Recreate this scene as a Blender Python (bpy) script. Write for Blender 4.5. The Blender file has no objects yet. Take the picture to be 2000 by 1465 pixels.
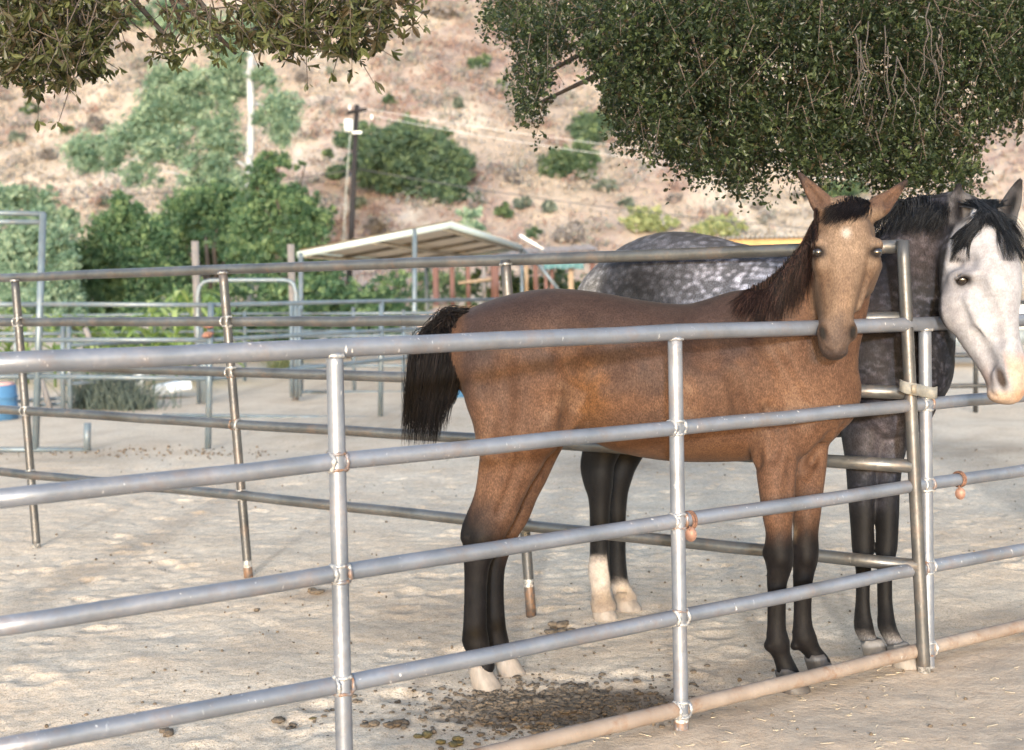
import bpy, math, random
import numpy as np
from mathutils import Vector, Matrix
R = np.random.RandomState(7)
random.seed(7)
sc = bpy.context.scene
COL = sc.collection

# ------------------------------------------------------------------ camera
CAM_H, FPX = 1.6, 2500.0
PITCH, ROLL = math.radians(3.76), math.radians(1.05)
F_ = np.array([0, math.cos(PITCH), -math.sin(PITCH)])
R0 = np.array([1.0, 0, 0]); U0 = np.array([0, math.sin(PITCH), math.cos(PITCH)])
R_ = R0*math.cos(ROLL) - U0*math.sin(ROLL)
U_ = R0*math.sin(ROLL) + U0*math.cos(ROLL)
CAMP = np.array([0, 0, CAM_H])

def W(px, py, z):
    """survey point: photo coordinates and metres of depth -> place in the world"""
    return CAMP + z*(F_ + R_*(px-1000)/FPX + U_*(732.5-py)/FPX)
def G(px, py, h=0.0):
    d = F_ + R_*(px-1000)/FPX + U_*(732.5-py)/FPX
    return CAMP + d*((h-CAM_H)/d[2])
def proj(P):
    d = np.asarray(P) - CAMP
    z = d@F_
    return 1000+FPX*(d@R_)/z, 732.5-FPX*(d@U_)/z

cd = bpy.data.cameras.new('camera'); cam = bpy.data.objects.new('camera', cd); COL.objects.link(cam)
cam.matrix_world = Matrix(((R_[0], U_[0], -F_[0], 0), (R_[1], U_[1], -F_[1], 0), (R_[2], U_[2], -F_[2], CAM_H), (0, 0, 0, 1)))
cd.sensor_width = 36; cd.lens = FPX/2000*36; cd.clip_start = .05; cd.clip_end = 2000
cd.dof.use_dof = True; cd.dof.focus_distance = 5.0; cd.dof.aperture_fstop = 2.8; cd.dof.aperture_blades = 0
sc.camera = cam

# ------------------------------------------------------------------ objects
def link(o, parent=None):
    COL.objects.link(o)
    if parent is not None:
        o.parent = parent
        o.matrix_parent_inverse = parent_world(parent).inverted()
    return o
def parent_world(p):
    m = Matrix.Translation(p.location)
    return m if p.parent is None else m      # every root stands unrotated; deeper parts keep location 0
def tag(o, label=None, cat=None, group=None, kind=None):
    if label: o['label'] = label
    if cat: o['category'] = cat
    if group: o['group'] = group
    if kind: o['kind'] = kind
    return o
def thing(name, label, cat, loc, group=None):
    o = bpy.data.objects.new(name, None); COL.objects.link(o)
    o.empty_display_size = .1; o.location = Vector([float(c) for c in loc])
    return tag(o, label, cat, group)
def mk(name, V, Fc, mat, parent=None, smooth=True, attrs=None, uv=None):
    V = np.asarray(V, dtype=np.float32)
    me = bpy.data.meshes.new(name)
    if isinstance(Fc, np.ndarray) and Fc.ndim == 2:
        n, k = Fc.shape
        me.vertices.add(len(V)); me.vertices.foreach_set('co', V.ravel())
        me.loops.add(n*k); me.loops.foreach_set('vertex_index', Fc.astype(np.int32).ravel())
        me.polygons.add(n); me.polygons.foreach_set('loop_start', np.arange(0, n*k, k, dtype=np.int32))
        me.update(calc_edges=True)
    else:
        me.from_pydata([tuple(map(float, v)) for v in V], [], [tuple(int(i) for i in f) for f in Fc]); me.update()
    me.polygons.foreach_set('use_smooth', np.full(len(me.polygons), smooth))
    if attrs:
        for k, a in attrs.items():
            a = np.asarray(a, dtype=np.float32)
            if a.ndim == 1:
                at = me.attributes.new(k, 'FLOAT', 'POINT'); at.data.foreach_set('value', a)
            else:
                at = me.attributes.new(k, 'FLOAT_COLOR', 'POINT')
                c = np.ones((len(V), 4), np.float32); c[:, :3] = a; at.data.foreach_set('color', c.ravel())
    me.validate()
    if mat is not None: me.materials.append(mat)
    return link(bpy.data.objects.new(name, me), parent)

class MB:
    """collects shapes that belong to ONE part"""
    def __init__(s): s.v = []; s.f = []; s.n = 0; s.a = []
    def add(s, V, Fc, a=0.0):
        V = np.asarray(V, float)
        s.v.append(V); s.f += [tuple(int(i)+s.n for i in f) for f in Fc]; s.n += len(V)
        s.a.append(np.full(len(V), a) if np.isscalar(a) else np.asarray(a))
        return s
    def box(s, c, size, rz=0.0, a=0.0, M=None):
        x, y, z = [d/2 for d in size]
        V = np.array([(i*x, j*y, k*z) for i in (-1, 1) for j in (-1, 1) for k in (-1, 1)])
        if M is not None: V = V@np.asarray(M).T
        cr, sr = math.cos(rz), math.sin(rz)
        V = np.stack([V[:, 0]*cr-V[:, 1]*sr, V[:, 0]*sr+V[:, 1]*cr, V[:, 2]], 1)+np.asarray(c, float)
        return s.add(V, [(0, 1, 3, 2), (4, 6, 7, 5), (0, 4, 5, 1), (2, 3, 7, 6), (0, 2, 6, 4), (1, 5, 7, 3)], a)
    def tube(s, P, r, seg=12, a=0.0, cap=True, ez=1.0):
        P = np.asarray(P, float); n = len(P)
        r = np.full(n, r) if np.isscalar(r) else np.asarray(r, float)
        T = np.gradient(P, axis=0); T /= np.linalg.norm(T, axis=1)[:, None]+1e-12
        ref = np.array([0, 0, 1.0]) if abs(T[0][2]) < .8 else np.array([0, 1.0, 0])
        u = np.cross(ref, T[0]); u /= np.linalg.norm(u)
        an = np.linspace(0, 2*math.pi, seg, endpoint=False)
        V = []
        for i in range(n):
            u = u-T[i]*(u@T[i]); u /= np.linalg.norm(u)+1e-12
            w = np.cross(T[i], u)
            V.append(P[i]+r[i]*(np.cos(an)[:, None]*u+ez*np.sin(an)[:, None]*w))
        V = np.concatenate(V)
        Fc = [(i*seg+j, i*seg+(j+1) % seg, (i+1)*seg+(j+1) % seg, (i+1)*seg+j) for i in range(n-1) for j in range(seg)]
        if cap: Fc += [tuple(range(seg))[::-1], tuple(range((n-1)*seg, n*seg))]
        if not np.isscalar(a): a = np.repeat(np.asarray(a), seg)
        return s.add(V, Fc, a)
    def ball(s, c, r, seg=8, rings=6, a=0.0, M=None, jit=0.0):
        V = [(0, 0, 1)]; 
        for i in range(1, rings):
            t = math.pi*i/rings
            V += [(math.sin(t)*math.cos(2*math.pi*j/seg), math.sin(t)*math.sin(2*math.pi*j/seg), math.cos(t)) for j in range(seg)]
        V.append((0, 0, -1)); V = np.array(V)
        if jit: V = V*(1+jit*R.randn(len(V), 1))
        Fc = [(0, 1+j, 1+(j+1) % seg) for j in range(seg)]
        for i in range(rings-2):
            o = 1+i*seg
            Fc += [(o+j, o+seg+j, o+seg+(j+1) % seg, o+(j+1) % seg) for j in range(seg)]
        o = 1+(rings-2)*seg; b = len(V)-1
        Fc += [(o+j, b, o+(j+1) % seg) for j in range(seg)]
        V = V*np.asarray(r, float)
        if M is not None: V = V@np.asarray(M).T
        return s.add(V+np.asarray(c, float), Fc, a)
    def build(s, name, mat, parent=None, smooth=True, attr='mark'):
        return mk(name, np.concatenate(s.v), s.f, mat, parent, smooth, {attr: np.concatenate(s.a)})
def autosmooth(o, deg=35):
    me = o.data
    try: me.set_sharp_from_angle(angle=math.radians(deg))
    except Exception: pass
    return o

# ------------------------------------------------------------------ noise (numpy)
_L = np.random.RandomState(3).rand(256, 256).astype(np.float32)
def vnoise(x, y):
    xi = np.floor(x).astype(int); yi = np.floor(y).astype(int)
    fx = x-xi; fy = y-yi; fx = fx*fx*(3-2*fx); fy = fy*fy*(3-2*fy)
    a = _L[xi & 255, yi & 255]; b = _L[(xi+1) & 255, yi & 255]; c = _L[xi & 255, (yi+1) & 255]; d = _L[(xi+1) & 255, (yi+1) & 255]
    return a+(b-a)*fx+(c-a)*fy+(a-b-c+d)*fx*fy
def fbm(x, y, o=4, lac=2.03, g=.5):
    s = 0; k = 1; t = 0
    for i in range(o):
        s = s+k*vnoise(x+17.3*i, y+9.1*i); t += k; k *= g; x = x*lac; y = y*lac
    return s/t
def sstep(a, b, x):
    t = np.clip((x-a)/(b-a), 0, 1); return t*t*(3-2*t)

# ------------------------------------------------------------------ materials
def mat(name):
    m = bpy.data.materials.new(name); m.use_nodes = True
    nt = m.node_tree; b = nt.nodes['Principled BSDF']
    return m, nt, b
class N:
    def __init__(s, nt): s.nt = nt; s.n = nt.nodes; s.l = nt.links
    def new(s, t, **k):
        x = s.n.new(t)
        for a, v in k.items(): setattr(x, a, v)
        return x
    def ln(s, a, b): s.l.new(a, b)
    def attr(s, name): return s.new('ShaderNodeAttribute', attribute_name=name)
    def coord(s, scale=(1, 1, 1), kind='Object'):
        c = s.new('ShaderNodeTexCoord'); m = s.new('ShaderNodeMapping'); m.inputs['Scale'].default_value = scale
        s.ln(c.outputs[kind], m.inputs['Vector']); return m.outputs['Vector']
    def noise(s, vec, scale, detail=4, rough=.55, dist=0.0):
        t = s.new('ShaderNodeTexNoise'); t.inputs['Scale'].default_value = scale; t.inputs['Detail'].default_value = detail
        t.inputs['Roughness'].default_value = rough; t.inputs['Distortion'].default_value = dist
        s.ln(vec, t.inputs['Vector']); return t.outputs['Fac']
    def voro(s, vec, scale, feat='F1'):
        t = s.new('ShaderNodeTexVoronoi', feature=feat); t.inputs['Scale'].default_value = scale
        s.ln(vec, t.inputs['Vector']); return t
    def ramp(s, fac, stops, interp='LINEAR'):
        r = s.new('ShaderNodeValToRGB'); r.color_ramp.interpolation = interp
        e = r.color_ramp.elements
        while len(e) < len(stops): e.new(.5)
        for el, (p, c) in zip(e, stops):
            el.position = p; el.color = (*c, 1) if len(c) == 3 else c
        s.ln(fac, r.inputs['Fac']); return r.outputs['Color']
    def mix(s, fac, a, b, mode='MIX'):
        m = s.new('ShaderNodeMix', data_type='RGBA', blend_type=mode)
        for sock, v in ((m.inputs[0], fac), (m.inputs[6], a), (m.inputs[7], b)):
            if hasattr(v, 'is_linked') or hasattr(v, 'links'): s.ln(v, sock)
            elif isinstance(v, (int, float)): sock.default_value = v
            else: sock.default_value = (*v, 1)
        return m.outputs[2]
    def math(s, op, a, b=None, clamp=False):
        m = s.new('ShaderNodeMath', operation=op, use_clamp=clamp)
        for i, v in enumerate((a, b)):
            if v is None: continue
            if isinstance(v, (int, float)): m.inputs[i].default_value = v
            else: s.ln(v, m.inputs[i])
        return m.outputs[0]
    def bump(s, h, strength=.3, dist=.01):
        b = s.new('ShaderNodeBump'); b.inputs['Strength'].default_value = strength; b.inputs['Distance'].default_value = dist
        s.ln(h, b.inputs['Height']); return b.outputs['Normal']
g3 = lambda v: (v, v, v)

def pipe_mat(name, base, dark, metal=.55, rough=.42, rust=.5, spat=.5, scale=1.0):
    m, nt, b = mat(name); n = N(nt)
    v = n.coord()
    big = n.noise(v, 5*scale, 5, .6); fine = n.noise(v, 60*scale, 3, .6)
    c = n.mix(n.ramp(big, [(.3, g3(0)), (.7, g3(1))]), dark, base)
    c = n.mix(n.ramp(fine, [(.35, g3(.35)), (.65, g3(0))]), c, tuple(x*.72 for x in base))
    vs = n.coord((1, 1, .35))
    sp = n.noise(vs, 85*scale, 2, .5)
    spm = n.math('MULTIPLY', n.ramp(sp, [(.68, g3(0)), (.74, g3(1))]), n.ramp(n.noise(v, 7, 2), [(.45, g3(0)), (.6, g3(spat))]))
    c = n.mix(spm, c, (.62, .62, .63))
    ru = n.math('MULTIPLY', n.ramp(n.noise(v, 9, 6, .7), [(.52, g3(0)), (.66, g3(1))]), rust)
    du = n.math('MULTIPLY', n.ramp(n.noise(v, 3.5, 6, .7), [(.46, g3(0)), (.66, g3(.75))]), n.ramp(fine, [(.35, g3(.2)), (.6, g3(1))]))
    c = n.mix(n.math('MULTIPLY', du, rust), c, (.34, .28, .23))
    mk_ = n.attr('mark').outputs['Fac']
    ru = n.math('MAXIMUM', ru, n.math('MULTIPLY', n.math('GREATER_THAN', mk_, 1.2), n.ramp(n.noise(v, 45, 3), [(.4, g3(.25)), (.6, g3(1))])))
    c = n.mix(ru, c, (.16, .09, .055))
    weld = n.math('MULTIPLY', n.math('COMPARE', mk_, 1.0), n.ramp(n.noise(v, 70, 3), [(.4, g3(.2)), (.6, g3(1))]))
    c = n.mix(weld, c, (.46, .45, .44))
    n.ln(c, b.inputs['Base Color'])
    n.ln(n.math('SUBTRACT', metal, n.math('MULTIPLY', n.math('MAXIMUM', ru, spm), metal)), b.inputs['Metallic'])
    n.ln(n.ramp(fine, [(.3, g3(rough-.08)), (.7, g3(rough+.14))]), b.inputs['Roughness'])
    n.ln(n.bump(n.math('ADD', fine, n.math('MULTIPLY', sp, .6)), .12, .004), b.inputs['Normal'])
    return m
def plain_mat(name, c, rough=.6, metal=0.0, var=.25, scale=6, bump=.1, stretch=(1, 1, 1)):
    m, nt, b = mat(name); n = N(nt); v = n.coord(stretch)
    t = n.noise(v, scale, 6, .62)
    n.ln(n.mix(n.ramp(t, [(.3, g3(0)), (.7, g3(1))]), tuple(x*(1-var) for x in c), tuple(min(1, x*(1+var)) for x in c)), b.inputs['Base Color'])
    b.inputs['Roughness'].default_value = rough; b.inputs['Metallic'].default_value = metal
    if bump: n.ln(n.bump(t, bump, .02), b.inputs['Normal'])
    return m
def leaf_mat(name, dark, mid, light, rough=.45, trans=.35, scale=3.0):
    """colour of each leaf from its stored tint, two-sided, a little light passing through"""
    m, nt, b = mat(name); n = N(nt)
    a = n.attr('tint').outputs['Fac']
    c = n.ramp(a, [(0.0, dark), (.55, mid), (1.0, light)])
    n.ln(c, b.inputs['Base Color']); b.inputs['Roughness'].default_value = rough
    b.inputs['Specular IOR Level'].default_value = .35
    tr = n.new('ShaderNodeBsdfTranslucent'); n.ln(n.mix(.5, c, (min(1, light[0]*1.3), light[1]*1.5, light[2]*.7)), tr.inputs['Color'])
    mx = n.new('ShaderNodeMixShader'); mx.inputs[0].default_value = trans
    n.ln(b.outputs[0], mx.inputs[1]); n.ln(tr.outputs[0], mx.inputs[2])
    n.ln(mx.outputs[0], nt.nodes['Material Output'].inputs['Surface'])
    return m
# ------------------------------------------------------------------ light
SUN_EL, SUN_AZ = math.radians(10.0), math.radians(5.0)   # camera flash stand-in, low behind the photographer: shadows fall just under and behind each rail
w = bpy.data.worlds.new("World"); sc.world = w; w.use_nodes = True
wt = w.node_tree; bg = wt.nodes['Background']
sky = wt.nodes.new('ShaderNodeTexSky'); sky.sky_type = 'NISHITA'; sky.sun_disc = False
sky.sun_elevation = SUN_EL; sky.sun_rotation = math.pi+SUN_AZ
sky.air_density = 1.0; sky.dust_density = 1.8; sky.ozone_density = .8
wt.links.new(sky.outputs[0], bg.inputs['Color']); bg.inputs['Strength'].default_value = .15
ld = bpy.data.lights.new('sun', 'SUN'); ld.energy = 1.0; ld.angle = math.radians(3.0); ld.color = (.80, .91, 1)
lo = bpy.data.objects.new('sun', ld); COL.objects.link(lo)
trav = Vector((math.sin(SUN_AZ)*math.cos(SUN_EL), math.cos(SUN_AZ)*math.cos(SUN_EL), -math.sin(SUN_EL)))
lo.rotation_euler = trav.to_track_quat('-Z', 'Y').to_euler(); lo.location = (0, -20, 8)
vs = sc.view_settings; vs.view_transform = 'Standard'; vs.look = 'None'; vs.exposure = 2.17; vs.gamma = 1; vs.use_curve_mapping = False
sc.cycles.use_denoising = True
sc.cycles.max_bounces = 8; sc.cycles.diffuse_bounces = 3; sc.cycles.transparent_max_bounces = 8
sc.cycles.sample_clamp_indirect = 6
# ------------------------------------------------------------------ ground
def fence_y(x):      # depth of the front fence line over world x
    return 3.88 + (x+.535)*(5.356-3.88)/(1.731+.535)
def axis(lo, hi, fine, ext, gr=1.16):
    a = list(np.arange(lo, hi+1e-6, fine)); s = fine; v = hi
    while v < ext[1]: s *= gr; v += s; a.append(v)
    s = fine; v = lo; pre = []
    while v > ext[0]: s *= gr; v -= s; pre.append(v)
    return np.array(pre[::-1]+a)
gx = axis(-3.4, 3.6, .025, (-260, 260)); gy = axis(2.6, 12.0, .025, (-60, 420))
GX, GY = np.meshgrid(gx, gy, indexing='ij')
GZ = (fbm(GX*1.3, GY*1.3, 3)-.5)*.045 + (fbm(GX*7+3, GY*7, 3)-.5)*.010
inside = sstep(-.05, .25, GY-fence_y(GX))
GZ += (fbm(GX*16, GY*16+40, 3)-.5)*.016*(0.35+.65*inside)*(.4+1.2*fbm(GX*1.1+8, GY*1.1, 2))
fade = sstep(40, 16, GY)*sstep(-14, -6, GX)*sstep(14, 6, GX)
GZ *= fade
rs = np.random.RandomState(11)
hm_ = lambda a, b: fbm(np.array([a*.8+3]), np.array([b*.8]), 3)[0]
for i in range(1500):                     # hoof prints
    cx = rs.uniform(-3.3, 3.5); cy = rs.uniform(3.2, 12)
    if cy < fence_y(cx)+.12 or hm_(cx, cy) < rs.uniform(.40, .58): continue
    a = rs.uniform(0, math.pi); rx = rs.uniform(.045, .075); ry = rx*rs.uniform(1.0, 1.5); dp = rs.uniform(.003, .013)
    i0, i1 = np.searchsorted(gx, [cx-.2, cx+.2]); j0, j1 = np.searchsorted(gy, [cy-.2, cy+.2])
    dx = GX[i0:i1, j0:j1]-cx; dy = GY[i0:i1, j0:j1]-cy
    u = (dx*math.cos(a)+dy*math.sin(a))/rx; v = (-dx*math.sin(a)+dy*math.cos(a))/ry
    q = np.sqrt(u*u+v*v)
    GZ[i0:i1, j0:j1] += dp*(-sstep(1.15, .55, q)+.5*np.exp(-((q-1.25)/.22)**2))
def flat_at(px, py, rad):                 # where hooves and posts stand the soil is pressed level
    global GZ
    p = G(px, py); q = np.hypot(GX-p[0], GY-p[1]); GZ *= 1-np.exp(-(q/rad)**2)
for p in ((945, 1333), (997, 1320), (1550, 1350), (1605, 1320), (1178, 1203), (1225, 1187), (1716, 1290), (1768, 1302)): flat_at(*p, .13)
def ground_z(x, y):
    i = np.clip(np.searchsorted(gx, x), 0, len(gx)-1); j = np.clip(np.searchsorted(gy, y), 0, len(gy)-1)
    return GZ[i, j]
def spot(px, py, rx, ry, h=0):            # soft blotch laid round a surveyed point
    p = G(px, py); return np.exp(-(((GX-p[0])/rx)**2+((GY-p[1])/ry)**2))
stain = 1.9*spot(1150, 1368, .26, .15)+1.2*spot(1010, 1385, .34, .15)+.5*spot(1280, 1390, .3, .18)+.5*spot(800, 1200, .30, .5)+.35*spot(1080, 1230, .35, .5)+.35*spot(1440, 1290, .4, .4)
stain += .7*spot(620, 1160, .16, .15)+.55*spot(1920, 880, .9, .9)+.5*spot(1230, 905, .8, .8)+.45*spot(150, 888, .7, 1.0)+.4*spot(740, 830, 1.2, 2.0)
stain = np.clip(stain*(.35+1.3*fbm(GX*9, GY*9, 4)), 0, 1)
damp = (1-inside)*.9
nx, ny = GX.shape
idx = np.arange(nx*ny).reshape(nx, ny)
Fq = np.stack([idx[:-1, :-1], idx[1:, :-1], idx[1:, 1:], idx[:-1, 1:]], -1).reshape(-1, 4)
m, nt, b = mat('sand'); n = N(nt); v = n.coord()
c = n.ramp(n.noise(v, 2.2, 6, .6), [(.3, (.54, .42, .315)), (.5, (.67, .54, .415)), (.72, (.73, .61, .485))])
c = n.mix(n.ramp(n.noise(v, 24, 6, .72), [(.34, g3(.75)), (.53, g3(0))]), c, (.40, .31, .225))
c = n.mix(n.ramp(n.noise(v, 130, 3, .7), [(.36, g3(.85)), (.5, g3(0))]), c, (.33, .255, .19))
c = n.mix(n.ramp(n.noise(v, 190, 2, .6), [(.54, g3(0)), (.66, g3(.6))]), c, (.76, .68, .58))
grain = n.voro(v, 55); sk = n.math('MULTIPLY', n.ramp(grain.outputs['Distance'], [(.10, g3(1)), (.2, g3(0))]), n.ramp(n.noise(v, 5, 3), [(.45, g3(0)), (.62, g3(.85))]))
c = n.mix(sk, c, (.15, .11, .08))
dm = n.attr('damp').outputs['Fac']
c = n.mix(n.math('MULTIPLY', dm, .75), c, n.ramp(n.noise(v, 9, 6, .7), [(.3, (.30, .225, .17)), (.7, (.46, .37, .295))]))
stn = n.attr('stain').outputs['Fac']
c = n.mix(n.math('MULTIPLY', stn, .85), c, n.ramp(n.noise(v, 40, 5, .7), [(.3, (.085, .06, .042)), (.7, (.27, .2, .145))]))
n.ln(c, b.inputs['Base Color']); b.inputs['Roughness'].default_value = .95; b.inputs['Specular IOR Level'].default_value = .1
h = n.math('ADD', n.noise(v, 45, 6, .7), n.math('MULTIPLY', n.noise(v, 12, 4, .6), 1.3))
n.ln(n.bump(h, .6, .012), b.inputs['Normal'])
SAND = m
o = mk('ground', np.stack([GX, GY, GZ], -1).reshape(-1, 3), Fq, SAND, None, True, {'stain': stain.ravel(), 'damp': damp.ravel()})
tag(o, 'pale trampled sand of the corral floor', 'ground', None, 'structure')
# ------------------------------------------------------------------ pipe fences
GALV = pipe_mat('galvanised_pipe', (.235, .255, .305), (.135, .15, .18), .5, .42, .28, .9)
GALV_B = pipe_mat('weathered_pipe', (.155, .16, .165), (.075, .075, .075), .65, .36, .35, .15)
GALV_P = pipe_mat('dark_weathered_post', (.105, .107, .112), (.05, .05, .052), .5, .4, .25, .12)
BLUEP = pipe_mat('painted_pipe', (.155, .20, .235), (.10, .13, .155), .3, .42, .25, .2)
DARKP = plain_mat('dark_pipe', (.035, .035, .035), .45, .2, .3, 20)
DUSTY = pipe_mat('dusty_pipe', (.27, .225, .195), (.17, .125, .10), .15, .65, .8, .4)
def weld(mb, c, axis_, r, k=22, a=1.0, br=.0075):
    axis_ = axis_/np.linalg.norm(axis_)
    u = np.cross(axis_, [.3, .9, .2]); u /= np.linalg.norm(u); w = np.cross(axis_, u)
    an = np.linspace(0, 2*math.pi, k+1); rr_ = br*R.uniform(.55, 1.15, k+1); rr_[-1] = rr_[0]
    off = R.randn(k+1)*.0012; off[-1] = off[0]
    mb.tube(np.array([c+r*(math.cos(t)*u+math.sin(t)*w)+axis_*o_ for t, o_ in zip(an, off)]), rr_, 6, a, False)
def fence(name, label, cat, posts, rails, rp, rr, mat_rail, mat_post, seg=18, bead=True, group=None, post_seg=16, low_mat=None, rust_feet=(1, 0, 2)):
    """posts: [(px,py top),(px,py bottom),z]; rails: lists of surveyed points (px,py,z)"""
    mid = posts[len(posts)//2]; base = G(*mid[1]); t = thing(name, label, cat, (base[0], base[1], 0), group)
    RP = []
    for k, rl in enumerate(rails):
        P = np.array([W(*q) for q in rl])
        Q = [P[0]]
        for i in range(len(P)-1):
            m_ = max(2, int(np.linalg.norm(P[i+1]-P[i])/.25))
            Q += [P[i]+(P[i+1]-P[i])*s/m_ for s in range(1, m_+1)]
        Q = np.array(Q); Q[1:-1, 2] += R.randn(len(Q)-2)*.0012
        r = rr[k] if isinstance(rr, (list, tuple)) else rr
        mb = MB().tube(Q, r, seg)
        mb.build('rail', (low_mat if (low_mat and k == len(rails)-1) else mat_rail), t)
        RP.append((P, r))
    for (tp, bt, z, zb) in posts:
        A = W(*tp, z); Bm = W(*bt, zb); Bm = Bm-(Bm-A)/np.linalg.norm(Bm-A)*0+np.array([0, 0, -.04])
        L = np.linalg.norm(Bm-A); m_ = 24
        Q = np.array([A+(Bm-A)*i/m_ for i in range(m_+1)])
        foot = rust_feet[len(t.children) % len(rust_feet)]
        mk_ = np.array([2.0 if i > m_-1-foot else 0.0 for i in range(m_+1)])
        mb = MB().tube(Q, rp, post_seg, mk_)
        if bead:
            for (P, r) in RP:      # weld beads where a rail meets this post
                d = np.linalg.norm(P-A[None], axis=1)
                for i in range(len(P)-1):
                    a_, b_ = P[i], P[i+1]
                    # closest point between the rail piece and the post axis
                    u = b_-a_; v_ = Bm-A; w0 = a_-A
                    aa, bb, cc, dd, ee = u@u, u@v_, v_@v_, u@w0, v_@w0
                    den = aa*cc-bb*bb; s = (bb*ee-cc*dd)/den; q = (aa*ee-bb*dd)/den
                    if -.001 <= s < .999 and -.03 <= q <= 1:
                        c = A+v_*q; ud = u/np.linalg.norm(u); vd = v_/np.linalg.norm(v_)
                        if q < .04:
                            weld(mb, c+vd*r*.85, vd, rp+.001, 20)
                        else:
                            for sg in (-1, 1):
                                weld(mb, c+ud*sg*(rp*.9), ud, r, 22, 1.0 if R.rand() < .7 else 2.0)
                                weld(mb, c+vd*sg*(r*.9), vd, rp, 18, 1.0 if R.rand() < .7 else 2.0, .006)
        mb.build('post', mat_post, t)
    return t
def zf(x): return 850.0/(158.7+.0518*(1808-x))       # depth of the front fence under photo column x
def fr(*pts): return [(x, y, zf(x)) for x, y in pts]
front = fence('pipe_fence', 'galvanised five rail pipe fence running across in front of both horses', 'fence',
    [((653, 672), (676, 1605), zf(655), zf(655)), ((1318, 650), (1331, 1430), zf(1320), zf(1320)), ((1806, 634), (1813, 1303), zf(1808), zf(1808))],
    [fr((-120, 716), (653, 680), (1318, 649), (1806, 633), (2120, 619)),
     fr((-120, 987), (658, 902), (1321, 835), (1808, 789), (2120, 763)),
     fr((-120, 1241), (663, 1120), (1324, 1017), (1810, 946), (2120, 902)),
     fr((-120, 1484), (670, 1336), (1327, 1205), (1812, 1107), (2120, 1050)),
     fr((-120, 1722), (676, 1541), (1330, 1384), (1813, 1266), (2120, 1192))],
    .0265, [.0295, .027, .027, .0275, .029], GALV, GALV, 24, True, None, 22, DUSTY)
zb = {30: 8.3, 440: 7.3, 1000: 6.37, 1765: 5.29}
def bk(x):
    xs = [-263, 52, 462, 1013, 1785]; return float(np.interp(x, xs, [9.35, 8.3, 7.3, 6.37, 5.29]))
def br(*pts): return [(x, y, bk(x)) for x, y in pts]
fence('pipe_fence', 'leaning weathered pipe fence between the two horses, ending at the gate post', 'fence',
    [((-228, 556), (-190, 1019), 9.35, 9.35), ((29, 545), (72, 1066), 8.3, 8.3), ((435, 527), (486, 1126), 7.3, 7.3), ((987, 508), (1038, 1196), 6.37, 6.37), ((1763, 470), (1806, 1309), 5.29, 5.29)],
    [br((-228, 552), (29, 542), (435, 526), (987, 508), (1763, 481)),
     br((-225, 630), (36, 629), (444, 628), (1000, 625), (1770, 622)),
     br((-222, 708), (43, 713), (453, 727), (1005, 743), (1777, 767)),
     br((-220, 787), (51, 803), (462, 829), (1015, 862), (1785, 911)),
     br((-212, 897), (64, 928), (474, 968), (1026, 1027), (1795, 1106))],
    .026, .0285, GALV_B, GALV_P, 18, True, None, 16, None, (0, 0, 1, 2, 0))
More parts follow.
